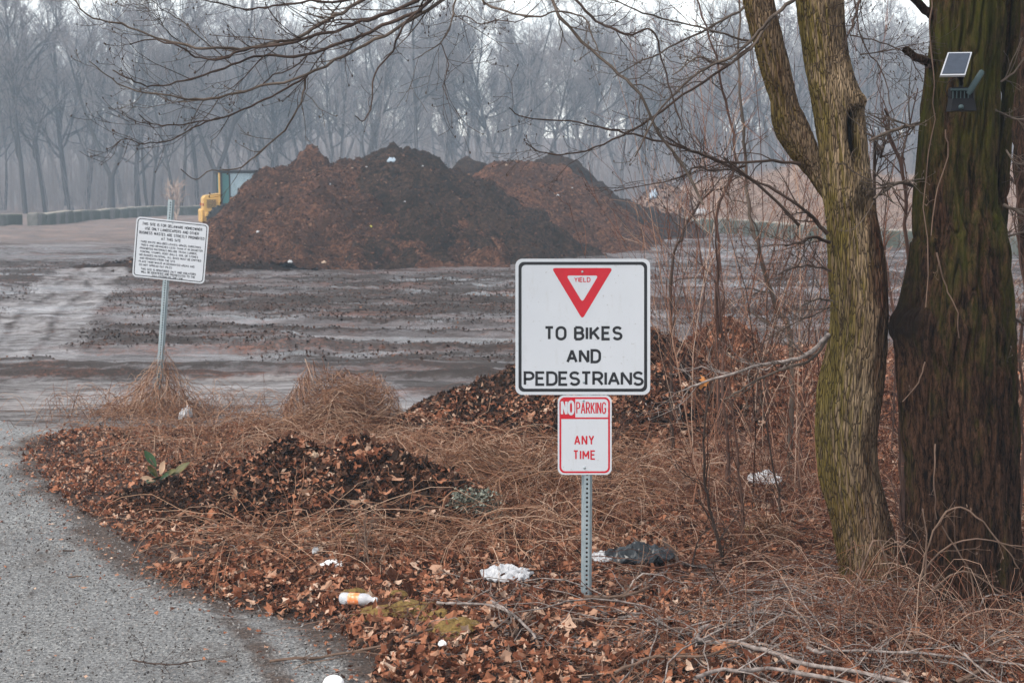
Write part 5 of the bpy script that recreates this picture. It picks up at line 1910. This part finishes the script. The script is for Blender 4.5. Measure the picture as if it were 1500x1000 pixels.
for x_ in (.1, 2.3):
    for s in (-1, 1):
        mb = MB().lathe([(.3, -.27), (.62, -.27), (.72, -.2), (.75, 0), (.72, .2), (.62, .27), (.3, .27)], (x_, s * .92, .73), (0, 1, 0), 40)
        for k in range(20):
            a_ = k * math.pi / 10
            mb.box((x_ + .745 * math.cos(a_), s * .92, .73 + .745 * math.sin(a_)), (.07, .5, .07), 0, .01)
        w_ = mb.build("wheel", M_rub, WL)
        MB().lathe([(.001, .1), (.12, .12), (.2, .05), (.31, .2), (.33, .26), (.33, -.26), (.001, -.2)], (x_, s * .92, .73), (0, s, 0), 28).build("rim", M_yel, w_)
mb = MB()
for s in (-.42, .42):
    mb.add(*tubes(catmull([(1.5, s, 1.6), (2.4, s, 1.75), (3.2, s, 1.1), (3.6, s, .5)], 12), np.full(12, .13), 8))
mb.build("lift_arm", M_yel, WL)
mb = MB().prism([(3.5, .1), (3.45, .9), (3.6, 1.2), (3.7, .95), (3.75, .3), (4.6, .12), (4.6, .06)], -1.25, 1.25)
mb.build("bucket", M_dk, WL)

# ------------------------------------------------------------------ litter
M_sheet = plain("white_plastic_film", (.46, .46, .47), .4, .4, 0, .12, 12)
M_foam = plain("white_foam", (.80, .79, .78), .7, .2, 0, .08, 20)
M_bag = plain("dark_plastic_bag", (.016, .021, .026), .35, .4, 0, .4, 9)
M_bluebag = plain("pale_blue_plastic", (.42, .50, .58), .4, .4, 0, .15, 9)
M_tanscrap = plain("tan_cardboard", (.45, .33, .24), .8, .2, 0, .3, 9)


def crumple(name, label, cat, c, L, Wd, Hh, seed, mat, rz=0.0, n_=26):
    """a crumpled sheet with folds, lying on the ground or heap"""
    u, w = np.meshgrid(np.linspace(-1, 1, n_), np.linspace(-1, 1, n_), indexing='ij')
    edge = np.clip(1.12 - np.hypot(u, w) ** 4 * .25, 0, 1)
    x = u * L / 2 * (1 + .25 * fbm(u * 2, w * 2, 0, seed)) * edge
    y = w * Wd / 2 * (1 + .3 * fbm(u * 2, w * 2, 3, seed + 1)) * edge
    z = Hh * (.45 + .8 * np.abs(fbm(u * 2.6, w * 2.6, 0, seed + 2)) + .35 * fbm(u * 7, w * 7, 0, seed + 3)) * np.clip(1.15 - np.hypot(u, w) ** 2 * .8, .05, 1)
    cr, sr = math.cos(rz), math.sin(rz)
    V = np.stack([x * cr - y * sr, x * sr + y * cr, z], -1)
    F = grid_faces(n_, n_)
    V2 = V.copy()
    V2[..., 2] -= .0025
    mb = MB().add(V, F, 0, False).add(V2, F[:, ::-1], 0, False)
    o = mb.build(name, mat)
    o.location = tuple(float(q) for q in c)
    return tag(o, label, cat)


def onground(px, py, dz=.0):
    q = G(px, py, .06)
    q[2] = float(gz(q[0], q[1])) + dz
    return q


crumple("plastic_film", "white crumpled plastic film left of the sign post foot", "plastic litter", onground(742, 850, .03), .34, .34, .07, 1, M_sheet, .2)
crumple("plastic_film", "small white plastic scrap right of the sign post", "plastic litter", onground(882, 818, .045), .17, .26, .04, 2, M_sheet)
crumple("plastic_bag", "dark crumpled plastic bag right of the sign post", "plastic bag", onground(938, 815, .05), .46, .4, .10, 3, M_bag, .1)
crumple("plastic_film", "white plastic scrap near the forked trunk", "plastic litter", onground(1118, 716, .12), .30, .4, .07, 4, M_sheet)
crumple("plastic_film", "tiny white plastic scrap left of the leaf pile foot", "plastic litter", onground(462, 812, .03), .05, .1, .04, 5, M_sheet)
crumple("plastic_film", "white plastic caught in the vines right of the leaning post", "plastic litter", onground(272, 608, .04), .16, .2, .14, 6, M_sheet)
crumple("paper_scrap", "pale paper scrap on the verge below the leaf pile", "paper litter", onground(485, 830, .03), .16, .2, .03, 7, M_foam)
crumple("paper_scrap", "tiny white scrap beside the long stick", "paper litter", onground(648, 953, .03), .05, .06, .03, 17, M_foam)
crumple("paper_scrap", "small pale scrap on the front of the dark leaf pile", "paper litter", onground(462, 733, .03), .07, .08, .05, 27, M_tanscrap)


def on_heap(px, py, hf, y0=38, y1=75):
    Yv = np.arange(y0, y1, .05)
    d = ray(px, py)
    Q = np.array([0, 0, H_CAM]) + d * (Yv / d[1])[:, None]
    k = np.where(hf(Q[:, 0], Q[:, 1]) >= Q[:, 2])[0]
    return Q[k[0]] if len(k) else at(px, py, 50)


hall = lambda X, Y: np.maximum(np.maximum(hL(X, Y), hM(X, Y)), np.maximum(hR(X, Y), hB(X, Y)))
crumple("plastic_bag", "pale blue plastic bag just below the middle heap's peak", "plastic bag", on_heap(573, 238, hall), .3, .3, .2, 8, M_bluebag)
for i, (px, py, wd, m, lab) in enumerate([
        (483, 271, .12, M_sheet, "tiny white scrap below the knob of the left mulch heap"), (516, 247, .1, M_tanscrap, "tiny tan scrap in the dip between left and middle heaps"),
        (537, 245, .1, M_sheet, "tiny white scrap left of the blue bag"), (619, 244, .1, M_sheet, "tiny white scrap right of the blue bag"),
        (742, 243, .16, M_tanscrap, "tan scrap near the top of the rusty heap"), (817, 287, .16, M_sheet, "small white scrap on the rusty heap's right face"),
        (838, 276, .12, M_sheet, "tiny white scrap near the rusty heap's right outline"), (378, 341, .16, M_sheet, "small white scrap low on the left mulch heap"),
        (593, 296, .1, M_sheet, "tiny white scrap on the dark middle heap"), (543, 333, .14, plain("yellow_plastic", (.55, .5, .08), .5), "small yellow scrap low on the left mulch heap"),
        (425, 385, .2, M_sheet, "white scrap at the foot of the left mulch heap"), (475, 386, .2, M_tanscrap, "tan scrap at the foot of the left mulch heap")]):
    crumple("litter_scrap", lab, "litter", on_heap(px, py, hall), wd * .8, wd * .8, wd * .5, 50 + i, m, 0, 10)
crumple("plastic_bag", "white and blue bag on the wood waste at the bank's left end", "plastic bag", on_heap(957, 291, lambda X, Y: np.maximum(hD(X, Y), hK(X, Y)), 70, 90), .5, .5, .5, 31, M_bluebag)
crumple("plastic_bag", "white bag lying on top of the right block row", "plastic bag", on_heap(1028, 314, lambda X, Y: np.maximum(hK(X, Y), .7 * ((X > 9) & (Y > 73))), 70, 90), .7, .5, .35, 32, M_sheet)

# bottle
bp = onground(523, 888, .06)
PB = empty("plastic_bottle", bp, "clear plastic bottle with an orange label lying on the leaves", "bottle")
ax = (1, -.25, .02)
n = NT("clear_plastic", .12, .5)
n.set(Base_Color=(.80, .83, .88), Alpha=.45)
MB().lathe([(.001, -.098), (.022, -.1), (.031, -.092), (.033, -.08), (.033, -.052), (.031, -.048), (.0325, .02), (.034, .03), (.034, .045), (.028, .07), (.014, .088), (.0125, .1)], (0, 0, 0), ax, 28).build("body", n.m, PB)
n = NT("orange_label", .45, .4)
c = n.mix(n.ramp(n.noise(n.pos((1, 1, 1)), 40, 4, .7), [(.45, 0.0), (.6, 1.0)]), (.72, .20, .06), (.80, .42, .26))
n.set(Base_Color=c)
MB().lathe([(.0333, -.046), (.0338, -.044), (.0338, .016), (.0333, .018)], (0, 0, 0), ax, 28).build("label_band", n.m, PB)
MB().lathe([(.0145, .1), (.0148, .102), (.0148, .118), (.001, .119)], (0, 0, 0), ax, 20).build("bottle_cap", M_foam, PB)
# foam cup at the bottom edge
cpos = G(488, 1014)
cpos[2] = .012
FC = empty("foam_bowl", cpos, "white foam bowl upside down at the road edge, cut by the picture bottom", "bowl")
MB().lathe([(.058, 0), (.060, .002), (.056, .008), (.054, .03), (.046, .052), (.036, .062), (.030, .064), (.028, .060), (.001, .060)], (0, 0, 0), (.12, -.12, 1), 32).build("bowl_wall", M_foam, FC)

# green sprig
gp = onground(232, 727, .05)
M_green = plain("glossy_green_leaf", (.022, .062, .014), .4, .35, 0, .5, 14)
M_olive = plain("olive_leaf", (.10, .09, .025), .5, .3, 0, .5, 14)
M_tanl = plain("tan_leaf", (.50, .33, .22), .7, .3, 0, .4, 14)
GS_S = 1.0
GS = empty("green_sprig", gp, "green broad-leaved sprig standing up at the verge edge", "sprig")


def broad_leaf(base, tip, w, nrm, mat, root):
    b_, t_ = np.array(base), np.array(tip)
    d = t_ - b_
    s = np.cross(d, nrm)
    s /= np.linalg.norm(s)
    nn = np.cross(s, d)
    nn /= np.linalg.norm(nn)
    V = []
    for u in np.linspace(0, 1, 9):
        ww = w * (math.sin(math.pi * min(max(u, .02), .985)) ** .75)
        for k in (-1, -.5, 0, .5, 1):
            V.append(b_ + d * u + s * ww * k + nn * (abs(k) * ww * .35 - .15 * w * math.sin(u * 3)))
    return MB().add(V, grid_faces(9, 5)).build("leaf", mat, root)


for bx, tx, w, m in [((-.01, 0, .12), (-.10, .02, .24), .032, M_green), ((.02, 0, .06), (.06, -.02, .17), .03, M_tanl), ((0, 0, .04), (-.07, -.03, .13), .028, M_olive), ((-.02, -.02, .02), (-.11, -.08, .05), .03, M_tanl),
                     ((0, -.02, .02), (.02, -.1, .06), .04, M_green), ((.02, -.02, .03), (.10, -.08, .07), .038, M_green), ((.0, 0, .03), (-.04, -.08, .09), .035, M_green), ((.04, 0, .05), (.15, -.03, .10), .03, M_olive),
                     ((.10, 0, .05), (.24, .02, .15), .032, M_olive), ((-.02, 0, .02), (-.05, -.12, .02), .035, M_green)]:
    broad_leaf(bx, tx, w, (0, -.6, .8), m, GS)
GS.scale = (GS_S,) * 3
MB().add(*tubes(catmull([(0, 0, -.05), (0, 0, .05), (-.02, 0, .12), (-.06, .01, .18)], 10), np.full(10, .004), 6)).build("stem", M_stickb, GS)

# grey lichen clump
rgx = np.random.default_rng(55)
lc = onground(703, 757, .05)
P = rgx.normal(size=(900, 3))
P /= np.linalg.norm(P, axis=1, keepdims=True)
P[:, 2] = np.abs(P[:, 2])
rr_ = rgx.uniform(.55, 1, 900)[:, None]
Pw = P * rr_ * np.array([.21, .14, .19]) * (1 + .3 * vn(P[:, 0] * 3, P[:, 1] * 3, P[:, 2] * 3, 4))[:, None]
Pw[:, 2] -= Pw[:, 0] * .25
M_lichen = island_mat("lichen", [(0.0, (.03, .035, .026)), (.5, (.12, .13, .10)), (1.0, (.42, .45, .38))])
lo_ = MB().add(*leaves(Pw, rgx.uniform(.010, .022, 900), rgx, .8, True, 9, P, (.4, .9), .6), 0, False).build("lichen_clump", M_lichen)
lo_.location = tuple(lc)
tag(lo_, "grey-green lichen clump right of the dark leaf pile", "lichen")

# moss cushions
n = NT("moss", .95, .1)
n.set(Base_Color=n.mix(n.ramp(n.noise(n.pos(), 60, 4, .7), [(.35, 0.0), (.65, 1.0)]), (.09, .06, .02), (.25, .16, .055)))
n.bump(n.noise(n.pos(), 120, 3), 1.0, .01)
M_moss = n.m
mm = MB()
for px, py, rx, ry in [(518, 870, .10, .08), (590, 893, .22, .16), (560, 900, .12, .1), (672, 925, .14, .1), (640, 905, .1, .08), (510, 783, .05, .05), (585, 872, .07, .06), (1118, 770, .12, .1)]:
    q = onground(px, py)
    V, F = heightfield(lambda X, Y: q[2] + .012 + .04 * np.clip(1 - ((X - q[0]) / rx) ** 2 - ((Y - q[1]) / ry) ** 2, -.8, 1) + .02 * fbm(X * 16, Y * 16, 0, 91, 3), q[0] - rx * 1.3, q[0] + rx * 1.3, q[1] - ry * 1.3, q[1] + ry * 1.3, .012)
    mm.add(V, F)
tag(mm.build("moss", M_moss), "yellow-olive moss cushions near the plastic bottle", "moss", None, "stuff")

# big bright leaves one can pick out
for i, (px, py, s, lab) in enumerate([(600, 693, .075, "large orange-brown leaf on the top of the dark leaf pile"), (527, 732, .06, "lobed brown leaf on the front of the dark leaf pile"), (1005, 968, .085, "large bright rust oak leaf at the bottom left of the pale branches"),
                                     (1060, 965, .07, "curled orange leaf standing by the pale hooked branch"), (716, 768, .06, "orange leaf below the lichen clump"), (612, 893, .05, "dark brown curled leaf right of the plastic bottle"),
                                     (1032, 558, .05, "small orange leaf hanging by the gray low branch")]):
    q = onground(px, py, .04)
    if py == 558: q = at(1032, 558, 7.75)
    rgx = np.random.default_rng(400 + i)
    V, F = leaves(np.zeros((1, 3)), [s], rgx, .35, True, 13, np.array([[0, -.6, .8]]), (.7, .9), .5)
    m = plain("rust_leaf", [(.36, .16, .075), (.30, .13, .05), (.42, .15, .065), (.42, .16, .07), (.40, .18, .09), (.09, .04, .03), (.5, .2, .06)][i], .75, .25, 0, .4, 25)
    o = MB().add(V, F, 0, False).build("fallen_leaf", m)
    o.location = tuple(q)
    tag(o, lab, "leaf")

# pale dry bush by the left blocks
e = empty("dry_bush", (*at(258, 300, 95)[:2], 0), "pale dry bush rising behind the leaning notice sign", "bush")
out = {}
rgx = np.random.default_rng(5)
for k in range(6):
    branch(out, np.array([0, 0, 0.0]), np.array([rgx.normal(0, .35), rgx.normal(0, .3), 1]), 2.4, .03, 1, 3, rgx, {1: 6, 2: 4}, .2, .15, .5, .35, (.4, .9), .016)
mb = MB()
emit(mb, out)
mb.build("stems", M_straw, e)
